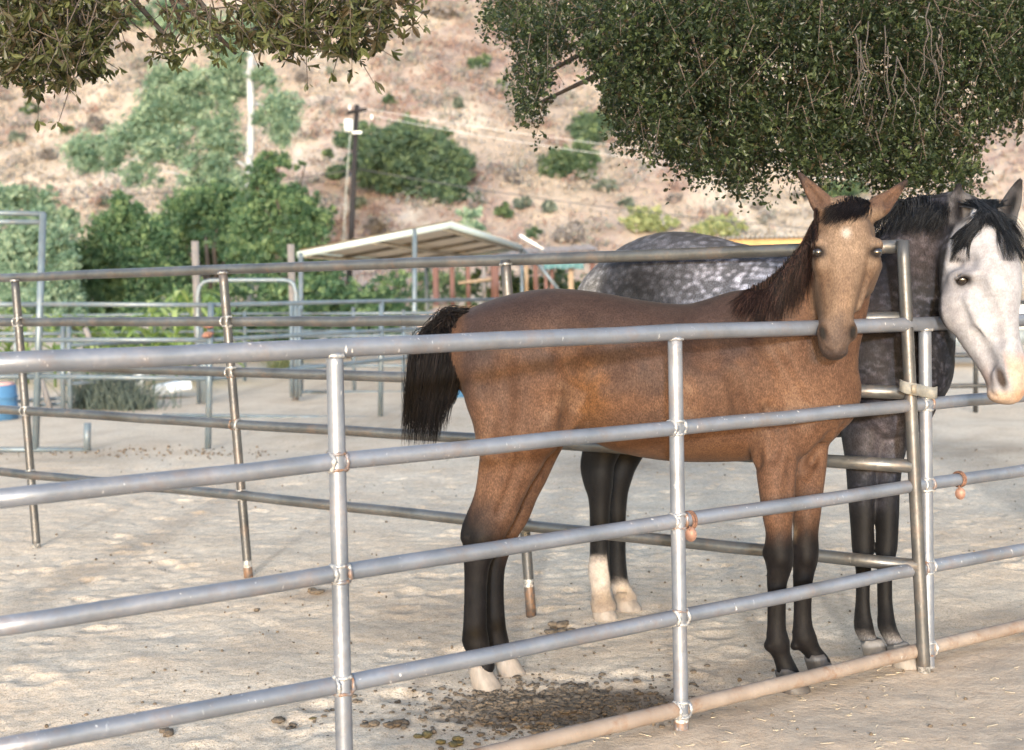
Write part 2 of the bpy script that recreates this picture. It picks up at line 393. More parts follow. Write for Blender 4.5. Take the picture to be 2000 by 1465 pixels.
# ------------------------------------------------------------------ animals: one smooth skin grown from tapering limbs
def crom(P, step):
    """Catmull-Rom through rows of P (any columns), about `step` metres apart by the first three columns"""
    P = np.asarray(P, float); n = len(P); out = []
    for i in range(n-1):
        p0 = P[i-1] if i > 0 else 2*P[0]-P[1]; p1 = P[i]; p2 = P[i+1]; p3 = P[i+2] if i+2 < n else 2*P[-1]-P[-2]
        m_ = max(2, int(np.linalg.norm(p2[:3]-p1[:3])/step))
        for k in range(m_):
            t = k/m_
            out.append(.5*((2*p1)+(-p0+p2)*t+(2*p0-5*p1+4*p2-p3)*t*t+(-p0+3*p1-3*p2+p3)*t**3))
    out.append(P[-1]); return np.array(out)
class Skin:
    def __init__(s, lo, hi, h):
        s.lo = np.array(lo, float); s.h = h; s.n = np.ceil((np.array(hi)-s.lo)/h).astype(int)
        s.d = np.full(s.n, .25, np.float32)
        s.ax = [s.lo[k]+h*np.arange(s.n[k]) for k in range(3)]
    def win(s, a, b):
        i0 = np.clip(np.floor((a-s.lo)/s.h).astype(int), 0, s.n); i1 = np.clip(np.ceil((b-s.lo)/s.h).astype(int)+1, 0, s.n)
        return tuple(slice(p, q) for p, q in zip(i0, i1))
    def grid(s, w_): return np.meshgrid(*[s.ax[k][w_[k]].astype(np.float32) for k in range(3)], indexing='ij')
    def tube(s, nodes, lat, k=.03, step=.025, sub=False, flat=2.0):
        """nodes: (x,y,z, a across, b along the third axis); lat: the across direction (one, or one per node)"""
        nodes = np.asarray(nodes, float); lat = np.asarray(lat, float)
        if lat.ndim == 1: lat = np.repeat(lat[None], len(nodes), 0)
        Q = crom(np.concatenate([nodes, lat], 1), step)
        Q[:, 3:5] = np.maximum(Q[:, 3:5], .004)
        pad = Q[:, 3:5].max()+.09
        w_ = s.win(Q[:, :3].min(0)-pad, Q[:, :3].max(0)+pad)
        loc = np.full([sl.stop-sl.start for sl in w_], .25, np.float32)
        base = np.array([sl.start for sl in w_])
        for i in range(len(Q)-1):
            A, B = Q[i], Q[i+1]; pr = max(A[3:5].max(), B[3:5].max())+.08
            ww = s.win(np.minimum(A[:3], B[:3])-pr, np.maximum(A[:3], B[:3])+pr)
            if any(sl.stop <= sl.start for sl in ww): continue
            X, Y, Z = s.grid(ww)
            T = B[:3]-A[:3]; L = np.linalg.norm(T); T = T/L
            l_ = A[5:8]-T*(A[5:8]@T); l_ /= np.linalg.norm(l_); m_ = np.cross(T, l_)
            dx, dy, dz = X-A[0], Y-A[1], Z-A[2]
            wv = dx*T[0]+dy*T[1]+dz*T[2]; t = np.clip(wv/L, 0, 1); we = wv-t*L
            u = dx*l_[0]+dy*l_[1]+dz*l_[2]; v = dx*m_[0]+dy*m_[1]+dz*m_[2]
            a = A[3]+(B[3]-A[3])*t; b_ = A[4]+(B[4]-A[4])*t; c = np.minimum(a, b_)
            if flat == 2.0:
                k0 = np.sqrt((u/a)**2+(v/b_)**2+(we/c)**2)+1e-6
            else:
                k0 = ((np.abs(u/a)**flat+np.abs(v/b_)**flat)**(2/flat)+(we/c)**2)**.5+1e-6
            k1 = np.sqrt((u/a**2)**2+(v/b_**2)**2+(we/c**2)**2)+1e-6
            d = k0*(k0-1)/k1
            sl = tuple(slice(ww[j].start-base[j], ww[j].stop-base[j]) for j in range(3))
            sl = tuple(slice(max(0, q.start), max(0, q.stop)) for q in sl)
            tgt = loc[sl]; d = d[:tgt.shape[0], :tgt.shape[1], :tgt.shape[2]]
            np.minimum(tgt, d, out=tgt)
        g = s.d[w_]
        if sub:
            h_ = np.maximum(k-np.abs(g+loc), 0)/k; s.d[w_] = np.maximum(g, -loc)+h_*h_*k*.25
        else:
            h_ = np.maximum(k-np.abs(g-loc), 0)/k; s.d[w_] = np.minimum(g, loc)-h_*h_*k*.25
    def ball(s, c, r, k=.03, sub=False, ax=None):
        """ellipsoid; ax: optional 3x3 rows of axes"""
        c = np.asarray(c, float); r = np.broadcast_to(np.asarray(r, float), 3); pr = r.max()+.09
        w_ = s.win(c-pr, c+pr); X, Y, Z = s.grid(w_); d = [X-c[0], Y-c[1], Z-c[2]]
        if ax is not None: d = [d[0]*e[0]+d[1]*e[1]+d[2]*e[2] for e in np.asarray(ax, float)]
        k0 = np.sqrt(sum((d[i]/r[i])**2 for i in range(3)))+1e-6; k1 = np.sqrt(sum((d[i]/r[i]**2)**2 for i in range(3)))+1e-6
        loc = (k0*(k0-1)/k1).astype(np.float32); g = s.d[w_]
        if sub:
            h_ = np.maximum(k-np.abs(g+loc), 0)/k; s.d[w_] = np.maximum(g, -loc)+h_*h_*k*.25
        else:
            h_ = np.maximum(k-np.abs(g-loc), 0)/k; s.d[w_] = np.minimum(g, loc)-h_*h_*k*.25
    def mesh(s, smooth=2):
        D = s.d; ins = D < 0; nx_, ny_, nz_ = D.shape
        c8 = [(i, j, k) for i in (0, 1) for j in (0, 1) for k in (0, 1)]
        cnt = sum(ins[i:nx_-1+i, j:ny_-1+j, k:nz_-1+k].astype(np.int8) for i, j, k in c8)
        act = (cnt > 0) & (cnt < 8); I = np.argwhere(act); m_ = len(I)
        ids = np.full(act.shape, -1, np.int64); ids[tuple(I.T)] = np.arange(m_)
        acc = np.zeros((m_, 3)); num = np.zeros(m_)
        val = {c: D[I[:, 0]+c[0], I[:, 1]+c[1], I[:, 2]+c[2]] for c in c8}
        for a in c8:
            for k in range(3):
                if a[k] == 1: continue
                b_ = list(a); b_[k] = 1; b_ = tuple(b_)
                va, vb = val[a], val[b_]; cr = (va < 0) != (vb < 0)
                t = np.where(cr, va/np.where(cr, va-vb, 1), 0)
                p = np.repeat(np.array(a, float)[None], m_, 0); p[:, k] += t
                acc[cr] += p[cr]; num[cr] += 1
        V = (I+acc/num[:, None])*s.h+s.lo
        Fs = []
        for k in range(3):
            sl0 = [slice(None)]*3; sl1 = [slice(None)]*3; sl0[k] = slice(0, -1); sl1[k] = slice(1, None)
            a, b_ = ins[tuple(sl0)], ins[tuple(sl1)]; E = np.argwhere(a != b_)
            i2, i3 = (k+1) % 3, (k+2) % 3
            ok = (E[:, i2] > 0) & (E[:, i3] > 0) & (E[:, i2] < D.shape[i2]-1) & (E[:, i3] < D.shape[i3]-1); E = E[ok]
            def cid(o2, o3):
                q = E.copy(); q[:, i2] -= o2; q[:, i3] -= o3; return ids[tuple(q.T)]
            f = np.stack([cid(1, 1), cid(0, 1), cid(0, 0), cid(1, 0)], 1)
            fl = ~a[tuple(E.T)]; f[fl] = f[fl][:, ::-1]; Fs.append(f)
        Fc = np.concatenate(Fs); Fc = Fc[(Fc >= 0).all(1)]
        e = np.concatenate([Fc[:, [0, 1]], Fc[:, [1, 2]], Fc[:, [2, 3]], Fc[:, [3, 0]]])
        for it in range(smooth*2):
            S = np.zeros_like(V); c = np.bincount(e[:, 0], minlength=m_)
            for k in range(3): S[:, k] = np.bincount(e[:, 0], V[e[:, 1], k], m_)
            V = V+(.55 if it % 2 == 0 else -.57)*(S/np.maximum(c, 1)[:, None]-V)
        # keep the largest connected skin only
        lab = np.arange(m_)
        for _ in range(400):
            n_ = lab.copy(); np.minimum.at(n_, e[:, 0], lab[e[:, 1]]); np.minimum.at(n_, e[:, 1], lab[e[:, 0]]); n_ = n_[n_]
            if (n_ == lab).all(): break
            lab = n_
        big = np.bincount(lab).argmax(); keep = lab == big
        rm = np.cumsum(keep)-1; Fc = rm[Fc[keep[Fc].all(1)]]
        return V[keep], Fc
    def sample(s, P):
        q = np.clip((np.asarray(P)-s.lo)/s.h, 0, np.array(s.n)-1.001); i = q.astype(int); f = q-i
        r_ = 0
        for c in [(a, b_, c_) for a in (0, 1) for b_ in (0, 1) for c_ in (0, 1)]:
            wgt = np.prod([f[:, k] if c[k] else 1-f[:, k] for k in range(3)], 0)
            r_ = r_+wgt*s.d[i[:, 0]+c[0], i[:, 1]+c[1], i[:, 2]+c[2]]
        return r_
    def grad(s, P, e=.008):
        P = np.asarray(P, float); g = np.stack([s.sample(P+np.eye(3)[k]*e)-s.sample(P-np.eye(3)[k]*e) for k in range(3)], 1)
        return g/(np.linalg.norm(g, axis=1)[:, None]+1e-9)
    def groove(s, pts, r, k=.04, lift=.6):
        '''a soft furrow pressed into the near side along surveyed points'''
        q = []
        for (px, py, z) in pts:
            h = s.cast(W(px, py, z), F_, 1.2, .006, True); q.append([*(h-F_*r*lift), r, r])
        s.tube(q, F_*.2+np.array([0, 0, 1.0]) if abs(q[0][2]-q[-1][2]) < abs(q[0][0]-q[-1][0]) else R_, k, .02, True)
    def dent(s, px, py, z, r, k=.06, lift=.8):
        h = s.cast(W(px, py, z), F_, 1.2, .006, True); s.ball(h-F_*r*lift, r, k, True)
    def cast(s, O, Dr, t1=1.0, st=.004, near=False):
        Dr = (O-CAMP)/np.linalg.norm(O-CAMP)
        """first point of the skin along a ray"""
        t = 0.0; best = (9, 0)
        while t < t1:
            v_ = s.sample(np.array([O+Dr*t]))[0]
            if v_ < 0: return O+Dr*t
            if v_ < best[0]: best = (v_, t)
            t += max(st, v_*.6)
        return O+Dr*best[1] if near else None

def strands(name, mat_, parent, paths, rad, seg=3, curl=0.0, rads=None):
    """many tapering hairs as one part; paths (n, k, 3)"""
    P = np.asarray(paths, float); n_, k, _ = P.shape
    T = np.gradient(P, axis=1); T /= np.linalg.norm(T, axis=2)[..., None]+1e-9
    ref = R.randn(n_, 1, 3)*.3+np.array([.2, .9, .1]); u = np.cross(T, ref); u /= np.linalg.norm(u, axis=2)[..., None]+1e-9; w_ = np.cross(T, u)
    tt = np.linspace(0, 1, k); rr = rad*(1-.85*tt**2)
    rr = rr[None, :]*(R.uniform(.6, 1.3, n_)[:, None] if rads is None else rads[:, None])
    an = np.arange(seg)*2*math.pi/seg
    V = P[:, :, None]+rr[..., None, None]*(np.cos(an)[:, None]*u[:, :, None]+np.sin(an)[:, None]*w_[:, :, None])
    b0 = (np.arange(n_)*k*seg)[:, None, None]; i = np.arange(k-1)[None, :, None]*seg; j = np.arange(seg)[None, None]; j2 = (j+1) % seg
    Fc = np.stack([b0+i+j, b0+i+j2, b0+i+seg+j2, b0+i+seg+j], -1).reshape(-1, 4)
    tint = np.repeat(R.rand(n_), k*seg)
    return mk(name, V.reshape(-1, 3), Fc, mat_, parent, True, {'tint': tint})
def hair_mat(name, a, b_, c_, rough=.5):
    m, nt, b = mat(name); n = N(nt)
    n.ln(n.ramp(n.attr('tint').outputs['Fac'], [(0, a), (.6, b_), (1, c_)]), b.inputs['Base Color'])
    b.inputs['Roughness'].default_value = rough; b.inputs['Specular IOR Level'].default_value = .12
    return m
def coat_mat(name, dap=0.0):
    """coat: colour from the animal's own markings, broken up by fine hair"""
    m, nt, b = mat(name); n = N(nt); v = n.coord()
    c = n.attr('coat').outputs['Color']
    gr = n.attr('grain').outputs['Fac']
    hs = n.noise(n.coord((1, 1, .5)), 190, 3, .75); mid = n.noise(v, 38, 4, .65); big = n.noise(v, 8, 6, .68)
    c = n.mix(n.math('MULTIPLY', gr, n.ramp(hs, [(.36, g3(.75)), (.52, g3(0))])), c, n.mix(1, c, (.45, .43, .43), 'MULTIPLY'))
    c = n.mix(n.math('MULTIPLY', gr, n.ramp(hs, [(.52, g3(0)), (.66, g3(.6))])), c, n.mix(1, c, (1.7, 1.7, 1.75), 'MULTIPLY'))
    c = n.mix(n.ramp(mid, [(.35, g3(.5)), (.62, g3(0))]), c, n.mix(1, c, (.6, .58, .58), 'MULTIPLY'))
    c = n.mix(n.ramp(big, [(.38, g3(.75)), (.6, g3(0))]), c, n.mix(1, c, (.68, .66, .68), 'MULTIPLY'))
    n.ln(c, b.inputs['Base Color'])
    b.inputs['Roughness'].default_value = .6; b.inputs['Specular IOR Level'].default_value = .13
    b.inputs['Sheen Weight'].default_value = .02
    n.ln(n.bump(n.math('ADD', hs, n.math('MULTIPLY', mid, .8)), .22, .004), b.inputs['Normal'])
    return m
def eye_part(parent, c, r, look):
    """glossy dark eyeball"""
    ob = MB().ball(c, r, 20, 14).build('eye', EYE, parent); return ob
m, nt, b = mat('eye_dark'); b.inputs['Base Color'].default_value = (.012, .008, .006, 1); b.inputs['Roughness'].default_value = .06
b.inputs['Coat Weight'].default_value = 1; EYE = m
def hoof(mb, c, fwd, ln=.125, wd=.11, ht=.075, a=0.0):
    """a hoof: sloping toe wall, flat sole on the ground, narrower coronet"""
    fwd = np.asarray(fwd, float); fwd = fwd/np.linalg.norm(fwd); lat = np.cross([0, 0, 1], fwd)
    rows = []; sg = 22
    for (h_, k, off) in ((-.012, 1.0, 0), (0.0, 1.02, 0), (.012, 1.0, -.004), (ht*.5, .90, -.016), (ht, .78, -.032), (ht+.012, .70, -.036)):
        for j in range(sg):
            t = 2*math.pi*j/sg; f = math.cos(t); s_ = math.sin(t)
            q = (ln*.5*k*(f if f > 0 else f*.80)+off*(1 if ln > 0 else 1)); l_ = wd*.5*k*s_*(1-.08*max(0, -f))
            z = h_*(1.0 if f > -.3 else .8)
            rows.append(np.asarray(c)+fwd*q+lat*l_+np.array([0, 0, z]))
    nr = 6; Fc = [(i*sg+j, i*sg+(j+1) % sg, (i+1)*sg+(j+1) % sg, (i+1)*sg+j) for i in range(nr-1) for j in range(sg)]
    Fc += [tuple(range(sg))[::-1], tuple(range((nr-1)*sg, nr*sg))]
    mb.add(rows, Fc, a); return mb
def leg_nodes(rows, y0, extra=0.0):
    """rows: (px, py, half width px, half depth m, dy) at depth y0+dy"""
    out = []
    for (px, py, hw, hd, dy) in rows:
        z = y0+dy; out.append([*W(px, py, z), hd, hw*z/FPX])
    return out
# ------------------------------------------------------------------ bay horse
YA = np.array([0, 1.0, 0])       # its flank is square to the photographer
def bz(px): return 5.31-.03*max(0,(px-1500))/130
sk = Skin((-.55, 4.45, -.06), (1.62, 5.75, 2.14), .0075)
T = []
for (px, c, hh, a) in ((922, 690, 56, .12), (950, 690, 90, .185), (1000, 692, 114, .235), (1060, 699, 134, .258), (1120, 702, 136, .258), (1180, 716, 141, .262), (1240, 736, 150, .275),
                       (1300, 746, 153, .282), (1360, 748, 155, .275), (1420, 741, 162, .245), (1470, 732, 167, .215), (1520, 732, 158, .195), (1560, 748, 132, .175), (1598, 764, 104, .145), (1626, 768, 78, .115)):
    z = bz(px); T.append([*W(px, c, z), a, hh*z/FPX])
sk.tube(T, YA, .03)
# neck, turning towards the photographer
NK = []
for (px, py, z, a, b_) in ((1535, 730, 5.285, .15, .25), (1568, 658, 5.25, .13, .235), (1598, 590, 5.20, .115, .205), (1626, 524, 5.145, .10, .168), (1646, 468, 5.105, .09, .135), (1655, 440, 5.085, .083, .10)):
    NK.append([*W(px, py, z), a, b_])
sk.tube(NK, YA, .05)
# head, face to the photographer: across = picture right, third axis = depth
XA = R_
HD = []
for (px, py, zf_, a, b_) in ((1658, 413, 4.995, .080, .07), (1657, 436, 4.955, .106, .10), (1657, 465, 4.93, .121, .125), (1655, 500, 4.92, .118, .135), (1652, 540, 4.915, .098, .132), (1648, 580, 4.912, .078, .112),
                          (1643, 612, 4.91, .062, .088), (1639, 640, 4.905, .063, .073), (1636, 664, 4.90, .058, .060), (1634, 681, 4.905, .047, .044)):
    p = W(px, py, zf_); HD.append([*(p+F_*b_), a, b_])
sk.tube(HD, XA, .035, .02, flat=2.5)
hp = lambda px, py, z: W(px, py, z)
# forehead plate, nasal bone, cheek bones
sk.tube([[*hp(1657, 440, 4.975), .075, .05], [*hp(1655, 500, 4.955), .070, .045], [*hp(1649, 570, 4.945), .044, .04], [*hp(1643, 625, 4.945), .034, .036]], XA, .03)
for s_ in (-1, 1):
    sk.tube([[*hp(1655+s_*57, 478, 4.975), .024, .03], [*hp(1655+s_*54, 492, 4.97), .022, .026], [*hp(1653+s_*50, 520, 4.97), .02, .024]], XA, .03)       # brow and socket rim
    sk.tube([[*hp(1653+s_*50, 515, 4.99), .017, .03], [*hp(1650+s_*38, 565, 4.985), .013, .03], [*hp(1646+s_*29, 602, 4.98), .01, .026]], XA, .03)      # facial crest
    sk.tube([[*hp(1654+s_*44, 520, 5.07), .045, .085], [*hp(1652+s_*34, 560, 5.07), .04, .075]], XA, .04)                                                # jowl
    sk.ball(hp(1636+s_*26, 648, 4.94), (.025, .03, .036), .022)                                                                                       # nostril wings
    sk.tube([[*hp(1636+s_*24, 664, 4.91), .006, .012], [*hp(1636+s_*30, 651, 4.912), .010, .020], [*hp(1636+s_*30, 638, 4.92), .006, .012]], F_, .012, .008, True)
    sk.ball(hp(1655+s_*60, 492, 4.965), (.016, .022, .012), .012, True)                                                                                   # eye socket
    sk.tube([[*hp(1655+s_*66, 482, 4.975), .006, .005], [*hp(1655+s_*58, 477, 4.952), .006, .005], [*hp(1655+s_*47, 486, 4.944), .005, .005]], XA, .012); sk.tube([[*hp(1655+s_*64, 505, 4.975), .005, .005], [*hp(1655+s_*56, 507, 4.955), .005, .005], [*hp(1655+s_*48, 500, 4.945), .005, .005]], XA, .010)        # upper lid
sk.ball(hp(1634, 688, 4.945), (.040, .035, .018), .02)           # chin
sk.tube([[*hp(1612, 683, 4.925), .004, .006], [*hp(1634, 689, 4.893), .004, .006], [*hp(1656, 682, 4.925), .004, .006]], F_, .01, .01, True)   # mouth line
# ears
def ear(base, mid, tip, wb, wm, z0, z1, face):
    A, Bm, C = W(*base, z0), W(*mid, (z0+z1)/2), W(*tip, z1)
    d = (C-A)/np.linalg.norm(C-A); lat = np.cross(d, F_); lat /= np.linalg.norm(lat)
    sk.tube([[*A, wb, .04], [*(A*.55+Bm*.45), wb*1.05, .034], [*Bm, wm, .026], [*(Bm*.5+C*.5), wm*.66, .018], [*C, .009, .009]], lat, .02, .012)
    o_ = np.array(face); o_ = o_/np.linalg.norm(o_)
    sk.tube([[*(A*.6+Bm*.4+o_*.043), wb*.42, .022], [*(Bm+o_*.032), wm*.55, .02], [*(Bm*.45+C*.55+o_*.022), wm*.32, .012]], lat, .012, .012, True)
ear((1616, 412), (1592, 380), (1561, 339), .042, .034, 5.03, 5.05, (-.55, -.8, .2))
ear((1706, 412), (1736, 388), (1770, 354), .042, .032, 5.03, 5.05, (.55, -.8, .2))
# shoulder, upper arm, breast
for s_, z in ((-1, 5.285-.12), (1, 5.285+.12)):
    sk.tube([[*W(1478, 612, z-s_*.05), .045, .07], [*W(1510, 690, z), .055, .12], [*W(1560, 775, z), .06, .11], [*W(1585, 815, z), .05, .075]], YA, .05)
    sk.tube([[*W(1588, 812, z), .055, .085], [*W(1545, 850, z), .06, .10], [*W(1510, 885, z+.0), .055, .075]], YA, .04)
    sk.ball(W(1612, 812, z-s_*.045), (.075, .07, .11), .05)
    # haunch muscles
    zh = 5.28+s_*.115
    sk.tube([[*W(1085, 640, zh-s_*.03), .08, .12], [*W(1060, 720, zh), .105, .17], [*W(1035, 790, zh), .10, .165], [*W(1020, 850, zh), .085, .15]], YA, .05)
    sk.tube([[*W(940, 680, zh-s_*.02), .07, .06], [*W(938, 760, zh), .075, .07], [*W(955, 830, zh), .06, .06], [*W(960, 880, zh), .05, .05]], YA, .05)
    sk.ball(W(1085, 815, zh+s_*.01), (.07, .07, .075), .05)        # stifle
sk.tube([[*W(1118, 790, 5.27), .15, .035], [*W(1102, 830, 5.26), .11, .03]], YA, .06)      # flank fold
# legs: near and far
def foreleg(dx, rows, y0): sk.tube(leg_nodes(rows, y0), YA, .03, .018)
nf = [(1515, 850, 46, .075, .09), (1516, 900, 42, .068, .06), (1517, 950, 36, .060, .03), (1519, 1000, 31, .053, 0), (1521, 1040, 25.5, .046, 0), (1521, 1070, 28, .047, 0), (1522, 1098, 27, .045, 0), (1521, 1118, 22.5, .037, 0),
      (1519, 1145, 17.5, .028, 0), (1519, 1200, 16, .025, 0), (1518, 1230, 18, .029, 0), (1519, 1255, 23.5, .036, 0), (1527, 1281, 17.5, .029, 0), (1535, 1303, 19.5, .034, 0), (1541, 1318, 21, .04, 0)]
foreleg(0, nf, 5.07)
ff = [(1575, 850, 44, .075, .11), (1577, 900, 38, .066, .08), (1577, 950, 32, .057, .04), (1575, 1000, 28, .052, 0), (1574, 1040, 24, .046, 0), (1573, 1070, 26, .046, 0), (1572, 1095, 25, .044, 0), (1570, 1116, 21, .037, 0),
      (1569, 1146, 17.5, .028, 0), (1569, 1195, 16, .025, 0), (1569, 1223, 18.5, .03, 0), (1571, 1246, 24, .036, 0), (1586, 1271, 17.5, .029, 0), (1597, 1288, 19.5, .034, 0), (1602, 1297, 21, .04, 0)]
foreleg(0, ff, 5.255)
for (dx, y0, sg) in ((0, 5.07, 1), (51, 5.255, -1)):     # tendons and knee bones
    sk.tube([[*W(1505+dx, 1125, y0), .014, .014], [*W(1505+dx, 1180, y0), .012, .012], [*W(1505+dx, 1235, y0), .014, .014]], YA, .012)
    sk.ball(W(1526+dx, 1088, y0-.03), (.03, .02, .035), .02)
    sk.ball(W(1499+dx, 1080, y0), (.018, .02, .024), .02)
    sk.ball(W(1500+dx, 1262, y0), (.016, .022, .018), .015)
nh = [(1020, 800, 92, .10, .02), (1008, 850, 80, .092, .01), (1003, 890, 62, .082, 0), (994, 925, 49, .070, 0), (981, 960, 44, .058, 0), (968, 998, 41, .045, 0), (951, 1028, 41, .042, 0), (943, 1056, 38, .042, 0), (934, 1090, 27, .035, 0),
      (931, 1125, 22, .030, 0), (930, 1180, 20.5, .027, 0), (929, 1225, 22, .029, 0), (930, 1256, 26, .036, 0), (940, 1283, 18.5, .03, 0), (947, 1303, 20, .035, 0)]
sk.tube(leg_nodes(nh, 5.19), YA, .03, .018)
fh = [(1050, 800, 80, .10, 0), (1042, 850, 64, .09, 0), (1036, 890, 50, .08, 0), (1027, 925, 43, .068, 0), (1014, 960, 38, .056, 0), (1000, 1000, 36, .046, 0), (985, 1030, 33, .042, 0), (975, 1056, 30, .040, 0), (968, 1088, 24, .036, 0),
      (965, 1125, 20, .031, 0), (966, 1180, 19, .029, 0), (968, 1220, 20, .031, 0), (970, 1248, 23, .035, 0), (981, 1272, 19, .031, 0), (991, 1290, 19, .035, 0)]
sk.tube(leg_nodes(fh, 5.37), YA, .03, .018)
for (dx, dy, y0) in ((0, 0, 5.19), (36, -6, 5.37)):       # hock point, Achilles tendon, rear tendons
    sk.tube([[*W(950+dx, 905+dy, y0), .03, .03], [*W(935+dx, 965+dy, y0), .018, .018], [*W(911+dx, 1028+dy, y0), .016, .018], [*W(908+dx, 1050+dy, y0), .021, .019]], YA, .02, .018)
    sk.tube([[*W(912+dx, 1050+dy, y0), .02, .016], [*W(914+dx, 1120+dy, y0), .014, .014], [*W(912+dx, 1200+dy, y0), .014, .013], [*W(911+dx, 1250+dy, y0), .018, .016]], YA, .014)
    sk.ball(W(942+dx, 1058+dy, y0-.028), (.035, .018, .04), .02)
# dock of the tail
sk.tube([[*W(952, 622, 5.30), .045, .04], [*W(925, 622, 5.30), .032, .03], [*W(885, 632, 5.30), .024, .022], [*W(850, 660, 5.30), .016, .015]], YA, .03)
sk.groove([(1432, 740, 4.7), (1452, 830, 4.7), (1476, 900, 4.7)], .02, .045, .4)
sk.groove([(1500, 800, 4.7), (1520, 850, 4.7), (1510, 895, 4.7)], .012, .035, .45)
sk.groove([(1100, 690, 4.7), (1120, 760, 4.7), (1118, 815, 4.7)], .022, .05, .5)
sk.groove([(1020, 880, 4.7), (1000, 940, 4.7), (975, 1000, 4.7)], .010, .03, .4)
sk.groove([(1645, 838, 4.7), (1600, 880, 4.7), (1572, 925, 4.7)], .014, .035, .3)
sk.groove([(1620, 850, 4.7), (1585, 905, 4.7)], .010, .03, .6)
sk.groove([(985, 715, 4.7), (990, 800, 4.7), (972, 880, 4.7)], .02, .05, .65)
sk.groove([(1545, 905, 4.7), (1538, 975, 4.7)], .012, .03, .45)
sk.groove([(1112, 830, 4.7), (1130, 780, 4.7), (1150, 720, 4.7)], .03, .06, .65)
sk.groove([(1475, 640, 4.7), (1540, 740, 4.7), (1575, 800, 4.7)], .02, .05, .7)
sk.dent(1172, 705, 4.7, .10, .08, .82); sk.dent(1395, 660, 4.7, .12, .08, .95)
sk.ball(W(1492, 888, 5.16), (.04, .03, .045), .04)
V, Fc = sk.mesh(2)
PX, PY = proj(V); hgt = V[:, 2]; nrm = sk.grad(V)
# markings: body brown, smoky top line, black points, pale face, dark muzzle
n1 = fbm(V[:, 0]*5+V[:, 1]*3, V[:, 2]*5, 4); n2 = fbm(V[:, 0]*22+9, V[:, 2]*22+V[:, 1]*15, 3)
C = np.tile(np.array([.098, .052, .032]), (len(V), 1))
def lay(c, w_): 
    global C
    C = C+(np.asarray(c)-C)*np.clip(w_, 0, 1)[:, None]
neckw = sstep(4.90, 5.03, V[:, 1])           # 1 on the trunk and neck, 0 on the head in front
lay((.125, .068, .041), sstep(.45, .75, n1)*.5)
topl = np.interp(PX, [900, 960, 1050, 1150, 1260, 1340, 1420, 1500, 1580], [650, 595, 566, 571, 588, 594, 582, 562, 520])
dpt = PY-topl
lay((.030, .021, .021), sstep(190, 25, dpt+70*(n1-.5)+30*(n2-.5))*.85*sstep(1600, 1500, PX)*sstep(880, 920, PX))
lay((.128, .059, .021), np.exp(-((PX-1150)/45)**2-((PY-770)/90)**2)*.75)
lay((.125, .060, .027), sstep(840, 900, PY)*sstep(1130, 1200, PX)*sstep(1480, 1440, PX)*.6)
lay((.075, .042, .029), np.exp(-((PX-1600)/60)**2-((PY-690)/60)**2)*.6)
hl = sstep(1.0, 1.0, hgt)
fore = sstep(1440, 1470, PX); 
n4 = fbm(V[:, 0]*9+3, V[:, 2]*9+V[:, 1]*4, 4)
lay((.042, .027, .023), sstep(.50, .66, n4)*sstep(300, 60, dpt)*sstep(1600, 1500, PX)*(PX > 890)*.7)
lay((.15, .092, .062), sstep(.54, .7, 1-n4)*sstep(60, 160, dpt)*sstep(880, 820, PY)*sstep(1640, 1560, PX)*.55)
legd = sstep(985, 1075, PY+60*(n1-.5)-12*(PX-1520)/30*0)*fore
legd = np.maximum(legd, sstep(940, 1080, PY-1.1*(PX-945)+50*(n1-.5))*(1-fore))
lay((.0045, .0036, .0042), legd)
lay((.009, .0075, .0085), legd*sstep(.4, .7, n2)*.5)
far = sstep(5.27, 5.31, V[:, 1])*(1-fore)
sock = far*sstep(1195, 1225, PY+30*(n2-.5)-12*np.abs(PX-970)/20+ .9*(975-PX))
lay((.36, .30, .255), sock*sstep(1100, 1150, PY))
chs = np.exp(-((PX-1554)/6)**2-((PY-1040)/14)**2)*sstep(5.16, 5.2, V[:, 1]); lay((.25, .17, .10), chs*1.2)
# head
hm = (1-sstep(5.06, 5.13, V[:, 1]))*sstep(1575, 1592, PX)*sstep(1735, 1722, PX)*sstep(715, 700, PY)
hm = hm*(1-(nrm[:, 1] > .35))
lay((.150, .104, .074), hm)
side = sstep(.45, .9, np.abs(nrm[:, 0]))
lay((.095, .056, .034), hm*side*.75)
lay((.185, .133, .097), hm*np.exp(-((PX-1657)/40)**2-((PY-470)/45)**2)*.6)
lay((.165, .105, .068), hm*np.exp(-((PX-1648)/16)**2-((PY-580)/70)**2)*.7)
lay((.072, .05, .041), hm*sstep(590, 650, PY-.25*np.abs(PX-1638)*2+30*(n2-.5))*.9)
lay((.03, .021, .019), hm*sstep(676, 692, PY)*.8)
for s_ in (-1, 1):
    lay((.005, .0035, .003), hm*np.exp(-(((PX-(1636+s_*(29.5-(PY-650)*.15)))/7.5)**2+((PY-650)/16)**2)**1.5)*1.3)
    lay((.010, .007, .006), hm*np.exp(-(((PX-(1655+s_*56))/16)**2+((PY-493)/13)**2)**1.4)*1.3)
    lay((.085, .05, .032), hm*np.exp(-((PX-(1655+s_*44))/14)**2-((PY-545)/28)**2)*.7)
star = np.exp(-(((PX-1653)/9)**2+((PY-455)/10)**2)**1.5); lay((.30, .27, .245), hm*star*(.6+.8*n2))
earm = sstep(418, 398, PY)*(np.abs(PX-1660) > 38)
lay((.085, .048, .032), earm*.9)
edge = np.maximum(np.exp(-((PX-1561)/16)**2-((PY-345)/22)**2), np.exp(-((PX-1768)/16)**2-((PY-357)/18)**2))
lay((.03, .02, .018), edge*1.3); lay((.055, .035, .028), earm*sstep(375, 410, PY)*.6)
bay = thing('bay_horse', 'brown bay horse with black tail and legs, its pale face turned over the top rail', 'horse', (.85, 5.2, 0), 'horses at the fence')
COAT = coat_mat('bay_coat')
